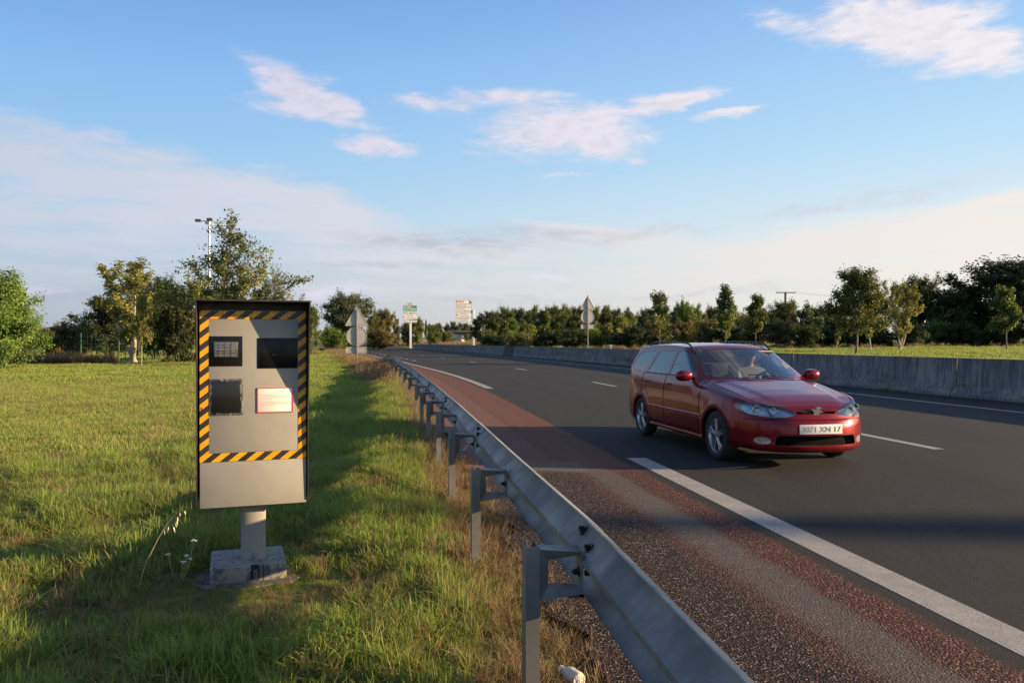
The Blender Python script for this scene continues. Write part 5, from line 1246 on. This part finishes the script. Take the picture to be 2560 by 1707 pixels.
T('hero_oak', 'oak_tree', 690, 47, 672, 175, 'oak', 'lower oak with outstretched branches on the right side behind the speed camera', rz=2.0)
T('bush1', 'shrub', 445, 52, 770, 130, 'dark', 'dark dense shrub directly left of the speed camera', cat='shrub')
T('bush2', 'shrub', 385, 56, 775, 100, 'dark', 'dark shrub between the willow and the oak', cat='shrub')
T('big1', 'tree', 420, 62, 712, 120, 'dark', 'dark tree filling the gap left of the oak trunk')
T('bush1', 'shrub', 545, 58, 745, 170, 'dark', 'dark shrub hidden behind the speed camera', cat='shrub')
T('bush1', 'shrub', 660, 60, 768, 150, 'oak', 'shrub behind the right side of the speed camera', cat='shrub')
T('oak3', 'small_tree', 782, 78, 765, 48, 'olive', 'small olive green tree just right of the speed camera')
T('bush2', 'shrub', 760, 80, 795, 80, 'dark', 'low dark shrub peeking out from behind the right edge of the speed camera', cat='shrub')
# ---- behind the left sign
T('big1', 'poplar_tree', 862, 132, 748, 150, 'far', 'big grey green tree behind the near triangle sign', rz=.3)
T('bush1', 'shrub', 832, 112, 826, 78, 'green', 'round green shrub under the big grey green tree', cat='shrub')
T('bush2', 'shrub', 880, 118, 842, 60, 'olive', 'olive shrub behind the pole of the near triangle sign', cat='shrub')
T('big2', 'broad_tree', 935, 150, 790, 60, 'olive', 'bushy olive tree right of the near triangle sign')
T('big1', 'broad_tree', 962, 158, 782, 62, 'brown', 'brown green tree beside the far bend')
T('bush2', 'shrub', 950, 142, 836, 80, 'brown', 'brown shrub along the road at the far bend', cat='shrub')
T('big2', 'broad_tree', 991, 255, 800, 30, 'far', 'small pale tree above the road left of the green sign')
T('big1', 'broad_tree', 1013, 268, 812, 34, 'dark', 'dark tree behind the left edge of the green sign')
T('big2', 'broad_tree', 1022, 262, 822, 34, 'dark', 'dark tree behind the mast of the green sign')
T('big1', 'broad_tree', 1045, 248, 801, 46, 'olive', 'broad green tree right of the green sign')
T('oak2', 'poplar_tree', 1065, 256, 799, 14, 'olive', 'narrow pointed tree right of the broad green tree')
T('big2', 'broad_tree', 1085, 262, 822, 44, 'olive', 'rounded tree beside the dry bank left of the overbridge')
T('bush1', 'shrub', 1112, 300, 832, 34, 'brown', 'brown shrub at the left end of the overbridge', cat='shrub')
T('bush2', 'shrub', 1125, 320, 838, 28, 'olive', 'olive shrub on the bank under the overbridge end', cat='shrub')
k_ = 0
far_lab = ['dome shaped tree of the distant wood right above the lamp posts', 'distant wood tree behind the left end of the overbridge', 'distant wood tree just left of the white sign panels', 'distant wood tree behind the foot of the white sign panels', 'distant wood tree between the rear rails of the white sign', 'distant wood tree left of the white sign mast', 'distant wood tree behind the lamp posts', 'distant wood tree behind the narrow pointed tree', 'distant wood tree low above the overbridge']
for xs, yt in ((1098, 812), (1118, 812), (1135, 808), (1150, 811), (1165, 812), (1178, 816), (1083, 815), (1070, 814), (1142, 818)):
    T(('big1', 'big2')[k_ % 2], 'wood_tree', xs, 430 + (k_ * 13) % 40, yt, 26, 'far', far_lab[k_], group='trees of the distant wood'); k_ += 1
T('oak1', 'young_tree', 1193, 160, 795, 52, 'olive', 'olive tree right beside the white sign mast', group='young trees behind the barrier')
# ---- dark wood behind the barrier
wl = [(1228, 786, 56), (1262, 778, 66), (1300, 780, 60), (1335, 776, 62), (1372, 776, 66), (1410, 774, 64), (1448, 776, 60), (1488, 778, 60), (1530, 782, 56), (1570, 780, 50), (1608, 782, 50), (1655, 778, 60), (1700, 770, 54), (1740, 772, 50), (1782, 776, 54), (1830, 780, 56), (1880, 782, 60), (1240, 812, 60), (1290, 815, 60), (1350, 812, 70), (1420, 815, 70)]
wlab = ['leftmost dark tree of the wood behind the barrier', 'dark tree with a round top right of the white sign mast', 'third dark tree of the wood from the white sign mast', 'dark wood tree left of the far triangle sign, fourth from the mast', 'dark wood tree left of the far triangle sign, fifth from the mast', 'dark wood tree closest left of the far triangle sign', 'dark wood tree behind the far triangle sign', 'dark wood tree closest right of the far triangle sign', 'dark wood tree right of the far triangle sign, second from it', 'dark wood tree left of the tall young oak', 'dark wood tree directly behind the tall young oak', 'dark wood tree right behind the tall young oak', 'dark wood tree above the brown hedge', 'dark wood tree right of the pale green round tree', 'dark wood tree behind the red car roof', 'dark wood tree right above the red car roof', 'rightmost dark wood tree, left of the utility pole', 'low dark tree in the gap right of the white sign mast', 'low dark tree below the second and third wood tops', 'low dark tree below the fourth wood top', 'low dark tree left below the far triangle sign']
for i, (xs, yt, w) in enumerate(wl):
    T(('big1', 'big2')[i % 2], 'wood_tree', xs, 138 + (i * 7) % 24 if xs < 1640 else 118 + (i * 7) % 20, yt, w * 1.25, ('dark', 'olive', 'dark', 'oak')[i % 4], wlab[i], group='dark wood behind the barrier')
yl = [(1212, 828, 120, 40, 'olive', 'bush1', 'low olive bush at the foot of the white sign mast'), (1236, 830, 118, 34, 'green', 'oak2', 'small light green tree right of the white sign mast'), (1260, 802, 112, 44, 'olive', 'oak1', 'young tree with rounded crown left of the pampas grass'), (1285, 800, 124, 40, 'green', 'oak3', 'pale green young tree above the pampas grass'), (1305, 797, 110, 42, 'olive', 'oak2', 'young tree right of the pampas grass'), (1330, 812, 122, 36, 'willow', 'oak3', 'small yellowish young tree between two young oaks'), (1362, 774, 104, 60, 'oak', 'oak1', 'tall young oak in the middle of the row left of the far triangle sign'), (1388, 808, 112, 34, 'olive', 'willow2', 'slim young tree right of the tallest young oak of the row'), (1442, 786, 108, 46, 'oak', 'oak3', 'young oak close left of the far triangle sign'), (1516, 762, 96, 62, 'oak', 'oak2', 'pointed young oak right of the far triangle sign'), (1555, 790, 104, 44, 'willow', 'oak3', 'yellowish young tree between the far triangle sign and the red car'), (1402, 820, 116, 40, 'willow', 'willow2', 'thin yellowish tree low in the row left of the far triangle sign'), (1466, 830, 100, 30, 'willow', 'willow2', 'thin yellowish tree behind the pole of the far triangle sign')]
for xs, yt, d, w, lm, pr, lb in yl: T(pr, 'young_tree', xs, d, yt, w * 1.15, lm, lb, m_palebark, group='young trees behind the barrier')
T('oak3', 'young_oak', 1648, 74, 731, 92, 'oak', 'tall young oak with clear trunk left of the red car', rz=.5)
T('bush1', 'round_tree', 1718, 112, 768, 62, 'green', 'pale green rounded tree behind the brown hedge', cat='tree')
hedges = [(1588, 822, 70, 'dark'), (1640, 818, 74, 'brown'), (1700, 812, 80, 'brown'), (1762, 814, 80, 'brown'), (1822, 824, 80, 'dark'), (1885, 806, 100, 'brown'), (1950, 808, 96, 'brown'), (1500, 834, 90, 'green'), (1560, 836, 90, 'dark'), (1428, 836, 80, 'dark'), (1360, 838, 80, 'dark'), (1295, 840, 70, 'olive'), (1235, 842, 70, 'dark')]
hl_ = ['dark hedge shrub left of the tall young oak', 'brown hedge shrub behind the trunk of the tall young oak', 'brown hedge shrub above the rear of the red car', 'brown hedge shrub above the left roof rail of the red car', 'dark hedge shrub above the middle of the car roof', 'broad brown shrub above the windscreen of the red car', 'brown arching shrub right above the red car', 'green shrub right of the far triangle sign', 'dark low shrub between the far triangle sign and the tall young oak', 'dark low shrub left of the far triangle sign', 'dark low shrub under the tallest oak of the row', 'olive low shrub behind the pampas grass', 'dark low shrub right of the white sign mast']
for i, (xs, yt, w, lm) in enumerate(hedges): T(('bush1', 'bush2')[i % 2], 'hedge_shrub', xs, 92 + (i * 5) % 9, yt, w * 1.15, lm, hl_[i], cat='shrub', group='hedge shrubs behind the barrier')
T('oak2', 'young_oak', 1812, 76, 710, 92, 'oak', 'pointed young oak directly above the red car roof', rz=1.1)
T('oak1', 'young_oak', 1888, 82, 736, 90, 'oak', 'broad young oak right above the red car windscreen', rz=3.0)
T('big1', 'ash_tree', 1950, 108, 764, 120, 'olive', 'green tree in front of the utility pole')
T('bush1', 'round_tree', 2030, 104, 776, 90, 'olive', 'rounded yellow green tree right of the utility pole', cat='tree')
T('big2', 'tree', 2085, 110, 770, 110, 'dark', 'dark tree behind the left of the free standing oak')
T('std', 'oak_tree', 2140, 50, 678, 190, 'oak', 'free standing oak with dark round crown on the grass behind the barrier', rz=2.2)
T('willow2', 'birch_tree', 2176, 66, 738, 66, 'willow', 'slim pale yellowish tree just right of the free standing oak', m_palebark)
T('willow', 'willow_tree', 2246, 68, 722, 92, 'willow', 'pale yellow green willow with forked pale trunk behind the barrier', m_palebark)
T('willow2', 'birch_tree', 2090, 78, 822, 36, 'willow', 'short pale trunked small tree left of the free standing oak', m_palebark)
T('big2', 'tree', 2180, 104, 742, 130, 'dark', 'dark tree behind the slim pale tree')
T('big1', 'tree', 2290, 96, 706, 120, 'dark', 'tall dark tree behind the pale willow')
T('big2', 'tree', 2365, 94, 738, 130, 'dark', 'dark tree in the dip left of the huge dark tree')
T('big1', 'tree', 2490, 88, 668, 300, 'dark', 'huge dark tree at the right edge of the photo')
T('big2', 'tree', 2415, 90, 722, 150, 'dark', 'left shoulder of dark foliage next to the huge dark tree')
T('big2', 'tree', 2600, 84, 676, 240, 'dark', 'dark tree cut by the right edge of the photo')
T('oak1', 'young_oak', 2517, 58, 716, 96, 'oak', 'young oak standing before the huge dark tree', rz=4.0)
low = [(2010, 826), (2075, 830), (2140, 828), (2205, 832), (2270, 824), (2330, 812), (2395, 822), (2450, 830), (2520, 826), (2590, 820)]
ll = ['low dark shrub behind the short pale trunk', 'low dark shrub left under the free standing oak', 'low dark shrub behind the free standing oak trunk', 'low dark shrub right of the free standing oak trunk', 'low green shrub right of the pale willow trunk', 'green shrub in the dip before the dark trees', 'low dark shrub left under the huge dark tree', 'low dark shrub under the middle of the huge dark tree', 'low dark shrub behind the rightmost young oak', 'low dark shrub cut by the right edge of the photo']
for i, (xs, yt) in enumerate(low): T(('bush2', 'bush1')[i % 2], 'shrub', xs, 80 + (i * 7) % 9, yt, 100, 'green' if i == 5 else 'dark', ll[i], cat='shrub', group='shrubs under the trees on the right')
# pampas grass tuft
# trees outside the frame on the right whose shade falls on the verge and the road
for i, (x, y, h, w, pr) in enumerate([(58, 3.4, 13.6, 2.8, 'oak2'), (60, -3.6, 15.6, 7.0, 'big1'), (66, -10.5, 16.5, 7.5, 'big2'), (57, -18.0, 15.4, 8.0, 'big1')]):
    PR[pr].place('tree', x, y, h, w, LM['dark'], m_bark, ['slim tree right of the camera outside the picture', 'broad tree right of the camera outside the picture', 'second broad tree right of the camera outside the picture', 'third broad tree behind the camera to the right'][i], 'tree', None, i * 1.3, gz(x, y))
# ------------------------------------------------------------------ grass
def grass_mat(name, lo, hi, tip, dryc, dry_amt):
    m_, t = new_mat(name)
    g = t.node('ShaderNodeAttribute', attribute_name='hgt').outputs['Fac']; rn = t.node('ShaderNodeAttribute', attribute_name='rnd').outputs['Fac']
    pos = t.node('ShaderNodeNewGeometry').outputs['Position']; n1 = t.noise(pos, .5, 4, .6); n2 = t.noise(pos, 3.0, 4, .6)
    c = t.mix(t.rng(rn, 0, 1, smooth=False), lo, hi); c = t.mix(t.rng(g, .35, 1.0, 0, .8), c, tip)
    d = t.m('MULTIPLY', t.rng(t.m('ADD', t.m('MULTIPLY', rn, .55), t.m('MULTIPLY', t.m('ADD', n1, n2), .5)), .88 - dry_amt, 1.0 - dry_amt), .9)
    c = t.mix(d, c, dryc)
    df = t.node('ShaderNodeBsdfPrincipled', {'Base Color': c, 'Roughness': .5, 'Specular IOR Level': .25}); tl = t.node('ShaderNodeBsdfTranslucent', {'Color': c})
    ms = t.node('ShaderNodeMixShader', {0: .45}); t.L(df.outputs[0], ms.inputs[1]); t.L(tl.outputs[0], ms.inputs[2]); t.L(ms.outputs[0], t.o.inputs[0]); return m_
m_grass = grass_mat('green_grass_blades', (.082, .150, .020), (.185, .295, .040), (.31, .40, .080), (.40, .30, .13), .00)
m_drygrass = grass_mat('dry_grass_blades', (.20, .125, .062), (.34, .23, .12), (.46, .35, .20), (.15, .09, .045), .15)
m_stem = simple('straw_stem', (.42, .33, .17), .7)
def tuft(name, seed, n, rad, h0, h1, w, lean, mat, flat=0.0):
    rg = np.random.default_rng(seed); r = rad * np.sqrt(rg.uniform(0, 1, n)); a = rg.uniform(0, 6.283, n); bx, by = r * np.cos(a), r * np.sin(a)
    h = rg.uniform(h0, h1, n) * (1 - .35 * (r / rad) ** 2); la = rg.uniform(0, 6.283, n); ln = np.abs(rg.normal(0, lean, n)) + flat
    d = np.stack([np.cos(la), np.sin(la)], -1); fc = rg.uniform(0, 6.283, n); s = np.stack([np.cos(fc), np.sin(fc)], -1)
    V = np.zeros((n, 7, 3)); G = np.zeros((n, 7))
    for k, (t_, ww) in enumerate(((0, .7), (.4, 1.0), (.75, .7), (1.0, 0))):
        off = d * (ln * h * t_ ** 1.8)[:, None]; z = h * t_ * (1 - .28 * np.minimum(ln, 1.5) * t_); c = np.stack([bx + off[:, 0], by + off[:, 1], z], -1); sw = (w * ww * .5)
        if k < 3:
            V[:, 2 * k, :] = c - np.stack([s[:, 0] * sw, s[:, 1] * sw, np.zeros(n)], -1); V[:, 2 * k + 1, :] = c + np.stack([s[:, 0] * sw, s[:, 1] * sw, np.zeros(n)], -1); G[:, 2 * k] = G[:, 2 * k + 1] = t_
        else: V[:, 6, :] = c; G[:, 6] = 1
    base = (np.arange(n) * 7)[:, None]
    tris = np.array([[0, 1, 3], [0, 3, 2], [2, 3, 5], [2, 5, 4], [4, 5, 6]]); F = (base[:, None, :] + tris[None]).reshape(-1, 3)
    me = np_mesh(name, V.reshape(-1, 3), F); me.attributes.new('hgt', 'FLOAT', 'POINT').data.foreach_set('value', G.ravel().astype(np.float32))
    me.attributes.new('rnd', 'FLOAT', 'POINT').data.foreach_set('value', np.repeat(rg.uniform(0, 1, n), 7).astype(np.float32)); me.materials.append(mat)
    return bpy.data.objects.new(name, me)
def coll(name, objs):
    c = bpy.data.collections.new(name)
    for o in objs: c.objects.link(o)
    return c
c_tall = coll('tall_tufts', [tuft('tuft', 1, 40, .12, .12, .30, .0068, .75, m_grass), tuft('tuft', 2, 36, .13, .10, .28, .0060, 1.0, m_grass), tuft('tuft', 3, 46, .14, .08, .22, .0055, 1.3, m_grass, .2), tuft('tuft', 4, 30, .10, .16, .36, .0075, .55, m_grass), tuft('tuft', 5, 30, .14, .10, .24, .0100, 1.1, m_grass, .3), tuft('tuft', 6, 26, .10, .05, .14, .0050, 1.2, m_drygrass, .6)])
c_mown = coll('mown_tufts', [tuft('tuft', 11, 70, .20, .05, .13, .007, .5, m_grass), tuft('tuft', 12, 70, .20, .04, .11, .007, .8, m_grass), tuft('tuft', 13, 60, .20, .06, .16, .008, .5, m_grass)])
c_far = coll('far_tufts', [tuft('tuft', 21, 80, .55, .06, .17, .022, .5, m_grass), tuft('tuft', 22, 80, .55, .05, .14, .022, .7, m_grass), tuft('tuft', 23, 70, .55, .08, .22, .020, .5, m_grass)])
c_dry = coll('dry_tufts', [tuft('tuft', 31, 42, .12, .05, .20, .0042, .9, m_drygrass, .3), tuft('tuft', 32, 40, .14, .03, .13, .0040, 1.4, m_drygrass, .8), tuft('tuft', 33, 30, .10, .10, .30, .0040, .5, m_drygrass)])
c_drytall = coll('tall_dry_tufts', [tuft('tuft', 41, 90, .35, .5, 1.1, .022, .25, m_drygrass), tuft('tuft', 42, 90, .35, .4, .9, .022, .35, m_drygrass)])
def scatter(name, pts, scales, collection, label, cat, seed=1, tilt=.12):
    """points become tufts through geometry nodes; one object of kind stuff"""
    n = len(pts); me = bpy.data.meshes.new(name); me.vertices.add(n); me.vertices.foreach_set('co', np.asarray(pts, dtype=np.float32).ravel())
    me.attributes.new('sc', 'FLOAT', 'POINT').data.foreach_set('value', np.asarray(scales, dtype=np.float32))
    o = bpy.data.objects.new(name, me); COL.objects.link(o); tag(o, label, cat, kind='stuff')
    ng = bpy.data.node_groups.new(name, 'GeometryNodeTree'); ng.interface.new_socket('Geometry', in_out='INPUT', socket_type='NodeSocketGeometry'); ng.interface.new_socket('Geometry', in_out='OUTPUT', socket_type='NodeSocketGeometry')
    N = ng.nodes; L = ng.links.new; gi = N.new('NodeGroupInput'); go = N.new('NodeGroupOutput')
    m2p = N.new('GeometryNodeMeshToPoints'); ci = N.new('GeometryNodeCollectionInfo'); ci.inputs['Collection'].default_value = collection; ci.inputs['Separate Children'].default_value = True; ci.inputs['Reset Children'].default_value = True
    iop = N.new('GeometryNodeInstanceOnPoints'); iop.inputs['Pick Instance'].default_value = True
    rv = N.new('FunctionNodeRandomValue'); rv.data_type = 'FLOAT_VECTOR'; rv.inputs['Min'].default_value = (-tilt, -tilt, 0); rv.inputs['Max'].default_value = (tilt, tilt, 6.283); rv.inputs['Seed'].default_value = seed
    na = N.new('GeometryNodeInputNamedAttribute'); na.data_type = 'FLOAT'; na.inputs['Name'].default_value = 'sc'
    L(gi.outputs[0], m2p.inputs[0]); L(m2p.outputs[0], iop.inputs['Points']); L(ci.outputs[0], iop.inputs['Instance']); L(rv.outputs[0], iop.inputs['Rotation']); L(na.outputs['Attribute'], iop.inputs['Scale']); L(iop.outputs[0], go.inputs[0])
    md = o.modifiers.new('scatter', 'NODES'); md.node_group = ng; return o
rg = np.random.default_rng(99)
def cellnoise(x, y, f, s=0):
    return (np.sin(x * f * 1.7 + 1.3 + s) * np.cos(y * f * 1.3 - .7 * s) + np.sin(x * f * .9 - y * f * 1.1 + 2.1 * s) + .5 * np.sin(x * f * 3.1 + y * f * 2.3 + s)) / 2.5
def field(n, y0, y1, xl, xr):
    """uniform points between two lateral limits (functions of y)"""
    Y_ = rg.uniform(y0, y1, n * 4); A = np.array([xl(v) for v in Y_]) if n < 3000 else np.interp(Y_, np.linspace(y0, y1, 200), [xl(v) for v in np.linspace(y0, y1, 200)])
    B = np.array([xr(v) for v in Y_]) if n < 3000 else np.interp(Y_, np.linspace(y0, y1, 200), [xr(v) for v in np.linspace(y0, y1, 200)])
    W_ = B - A; keep = rg.uniform(0, W_.max(), len(Y_)) < W_; Y_ = Y_[keep][:n]; A = A[keep][:n]; B = B[keep][:n]; X_ = A + rg.uniform(0, 1, len(Y_)) * (B - A); return X_, Y_
def rail_off(X_, Y_): return np.interp(Y_, [p[0] for p in LE_T], [p[1] for p in LE_T]) - X_       # metres left of the asphalt edge
def clear_of(X_, Y_, d=.30):
    # keep the plinth free
    c, s = math.cos(RA), math.sin(RA); lx = (X_ + 1.62) * c + (Y_ - 4.89) * s; ly = -(X_ + 1.62) * s + (Y_ - 4.89) * c
    return (np.maximum(np.abs(lx), np.abs(ly + .04)) > d)
def put(name, X_, Y_, S_, c, label, cat='grass', seed=1, dz=-.01, tilt=.12):
    Z_ = ground_z(X_, Y_) + dz; return scatter(name, np.stack([X_, Y_, Z_], -1), S_, c, label, cat, seed, tilt)
edge_l = lambda v: -.68 * v - 1.6
# foreground
X_, Y_ = field(30000, .9, 9.5, edge_l, lambda v: fLE(v) + .07); ro = rail_off(X_, Y_); cn = cellnoise(X_, Y_, 2.2); cn2 = cellnoise(X_, Y_, 6.0, 2)
dryp = np.clip(.12 + .50 * np.exp(-(ro / .45) ** 2) + .60 * np.clip(cn + .1, 0, 1) * np.clip(cn2 + .4, 0, 1) + .75 * np.exp(-(((X_ + 1.4) / .8) ** 2 + ((Y_ - 4.25) / .38) ** 2)), 0, 1)
isdry = rg.uniform(0, 1, len(X_)) < dryp; ok = clear_of(X_, Y_, .27)
g = ok & ~isdry & (rg.uniform(0, 1, len(X_)) < (.45 + .5 * np.clip(cn + .5, 0, 1)))
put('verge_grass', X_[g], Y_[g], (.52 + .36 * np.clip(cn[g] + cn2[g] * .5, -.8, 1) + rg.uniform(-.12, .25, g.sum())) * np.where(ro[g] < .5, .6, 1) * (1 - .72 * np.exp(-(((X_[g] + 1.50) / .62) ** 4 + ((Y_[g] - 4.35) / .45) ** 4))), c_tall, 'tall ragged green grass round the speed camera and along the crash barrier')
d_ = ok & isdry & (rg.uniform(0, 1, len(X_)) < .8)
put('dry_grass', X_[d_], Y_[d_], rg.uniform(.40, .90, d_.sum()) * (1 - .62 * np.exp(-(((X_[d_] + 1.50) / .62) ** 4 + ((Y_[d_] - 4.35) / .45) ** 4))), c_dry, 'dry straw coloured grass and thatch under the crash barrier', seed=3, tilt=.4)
# middle distance
X_, Y_ = field(34000, 9.5, 26, edge_l, lambda v: fLE(v) - .02); ro = rail_off(X_, Y_); cn = cellnoise(X_, Y_, 1.2, 1)
isdry = rg.uniform(0, 1, len(X_)) < np.clip(.02 + .95 * np.exp(-(ro / .5) ** 2) + .15 * np.clip(cn, 0, 1), 0, 1); tall = (ro < 3.4) & (ro > .4)
g = ~isdry & tall; put('verge_grass', X_[g], Y_[g], (.75 + .3 * cn[g] + rg.uniform(-.1, .3, g.sum())), c_tall, 'tall grass strip left of the crash barrier further along the verge', seed=5)
g = ~isdry & ~tall; put('field_grass', X_[g], Y_[g], (.85 + .3 * cn[g] + rg.uniform(-.1, .3, g.sum())), c_mown, 'shorter mown grass of the field behind the speed camera', seed=6)
put('dry_grass', X_[isdry], Y_[isdry], rg.uniform(.7, 1.3, isdry.sum()), c_dry, 'dry brown grass strip along the crash barrier posts further away', seed=7, tilt=.4)
X_, Y_ = field(15000, 26, 62, lambda v: -.68 * v - 3, lambda v: fLE(v) - .1); cn = cellnoise(X_, Y_, .6, 3)
put('field_grass', X_, Y_, .8 + .3 * cn + rg.uniform(-.1, .3, len(X_)), c_far, 'light green grass of the far part of the field', seed=8)
X_, Y_ = field(6000, 62, 125, lambda v: -.5 * v - 3, lambda v: fLE(v) - .3); put('field_grass', X_, Y_, rg.uniform(1.0, 2.0, len(X_)), c_far, 'yellowish grass between the field and the far junction', seed=9)
# dry strip along the far kerb
X_, Y_ = field(2500, 26, 120, lambda v: fLE(v) - 1.4 - v * .012, lambda v: fLE(v) - .05); put('dry_grass', X_, Y_, rg.uniform(1.4, 3.2, len(X_)), c_dry, 'dry yellow fringe of grass at the edge of the red shoulder', seed=10, tilt=.3)
# weeds at the foot of the barrier
Y_ = np.abs(rg.normal(0, 1, 700)) * 0 + rg.uniform(12, 120, 700); Y_ = Y_[cellnoise(Y_ * 0, Y_, 1.1, 5) > .15]; X_ = np.array([fB(v) for v in Y_]) - .36 - np.abs(rg.normal(0, .10, len(Y_)))
scatter('barrier_weeds', np.stack([X_, Y_, X_ * 0 - .008], -1), rg.uniform(.25, .75, len(X_)), c_tall, 'small weeds growing in the gap at the foot of the concrete barrier', 'weeds', seed=19)
# behind the barrier
X_, Y_ = field(24000, 14, 125, lambda v: fB(v) + .25, lambda v: .70 * v + 8); cn = cellnoise(X_, Y_, .4, 4)
put('bank_grass', X_, Y_, .9 + .4 * cn + rg.uniform(0, .5, len(X_)), c_far, 'grass of the bank behind the concrete barrier', seed=11)
X_, Y_ = field(2600, 30, 110, lambda v: fB(v) + .2, lambda v: fB(v) + 1.6); k = (Y_ > 52) & (Y_ < 75); put('bank_grass', X_[k], Y_[k], rg.uniform(1.2, 2.2, k.sum()), c_tall, 'longer green grass hanging over the barrier below the far triangle sign', seed=12)
# tall dry grass at the hedge feet
a_ = rg.uniform(0, 1, 260); pts = []
X_ = np.concatenate([rg.uniform(-37, -24, 180), rg.uniform(-33, -29, 60)]); Y_ = np.concatenate([rg.uniform(46.5, 50, 180) - 0, rg.uniform(52, 55, 60)]); Y_ = Y_ - (X_ < -31) * 6.5
put('tall_dry_grass', X_, Y_, rg.uniform(.5, 1.1, len(X_)), c_drytall, 'tall straw coloured grass in front of the left hedge and mesh fence', seed=13)
X_ = rg.uniform(-32, -20, 160); Y_ = rg.uniform(72, 84, 160); put('tall_dry_grass', X_, Y_, rg.uniform(.5, .9, 160), c_drytall, 'tall pale dry grass between the speed camera and the near triangle sign', seed=14)
X_, Y_ = field(520, 76, 92, lambda v: fB(v) + 8, lambda v: .66 * v + 2); put('tall_dry_grass', X_, Y_, rg.uniform(.35, .8, len(X_)), c_drytall, 'thin dry grass along the foot of the shrubs on the right', seed=15)
X_ = rg.uniform(.2, 1.7, 14); Y_ = rg.uniform(99, 101, 14); put('pampas_grass', X_, Y_, rg.uniform(1.6, 2.4, 14), c_drytall, 'pale pampas grass clump in front of the young trees', seed=16)
X_, Y_ = field(1500, 262, 330, lambda v: -.17 * v + 2, lambda v: .02 * v - 4); put('dry_bank_grass', X_, Y_, rg.uniform(.9, 1.6, len(X_)), c_drytall, 'dry golden grass along the far slip road', seed=17)
# green mesh fence at the left hedge
m_fence = simple('green_fence_wire', (.015, .07, .06), .6); fence = empty('mesh_fence', (-37.5, 50, 0), R(24), 'green wire mesh fence behind tall dry grass at the left hedge', 'fence')
for i in range(8): MB().tube([(i * 2.3, 0, -.1), (i * 2.3, 0, 2.05)], .045, 6).build('fence_post', m_fence, fence)
mb = MB()
for z in np.arange(.1, 2.0, .24): mb.tube([(0, 0, z), (16.1, 0, z)], .006, 4)
for x in np.arange(0, 16.1, .24): mb.tube([(x, 0, .05), (x, 0, 1.95)], .005, 4)
mb.build('fence_mesh', m_fence, fence)
# single plants in the foreground
oat = empty('wild_oat', (-2.02, 4.55, 0), 0, 'single straw stalk of wild oat leaning right beside the concrete plinth', 'grass stalk')
pts = [(-.12, 0, 0), (-.07, 0, .16), (0, 0, .30), (.06, .01, .40), (.11, .01, .45)]
MB().tube(pts, [.0028, .0024, .0018, .0013, .001], 5).build('stalk', m_stem, oat, smooth=60)
rr = random.Random(4)
for i in range(9):
    f = i / 8; x, z = .03 + f * .10, .36 + f * .09; dx_, dz_ = rr.uniform(-.004, .02), -rr.uniform(.012, .045) if f < .85 else rr.uniform(0, .01)
    MB().tube([(x, .01, z), (x + dx_ * .6, .01, z + dz_ * .5)], .0007, 3).tube([(x + dx_ * .6, .01, z + dz_ * .5), (x + dx_, .01, z + dz_ - .008), (x + dx_ * 1.3, .01, z + dz_ - .026)], [.001, .0048, .0008], 6).build('spikelet', simple('pale_oat_husk', (.62, .52, .34), .6), oat, smooth=60)
yar = empty('yarrow_plant', (-1.98, 4.72, 0), 0, 'small plant with white flower heads left of the concrete plinth', 'wild flower')
for i in range(5):
    x, y, z = rr.uniform(-.07, .10), rr.uniform(-.05, .05), rr.uniform(.12, .26); MB().tube([(x * .3, y * .3, 0), (x * .8, y * .8, z * .6), (x, y, z)], .0018, 4).build('stem', m_stem, yar)
    mb = MB()
    for k in range(9): a = rr.uniform(0, 6.28); r_ = rr.uniform(0, .016); mb.lathe([(.001, .004), (.006, .002), (.004, -.002), (.001, -.003)], 7, (x + r_ * math.cos(a), y + r_ * math.sin(a), z + rr.uniform(-.002, .005)))
    fh = mb.build('flower_head', simple('white_petals', (.70, .66, .60), .7), yar)
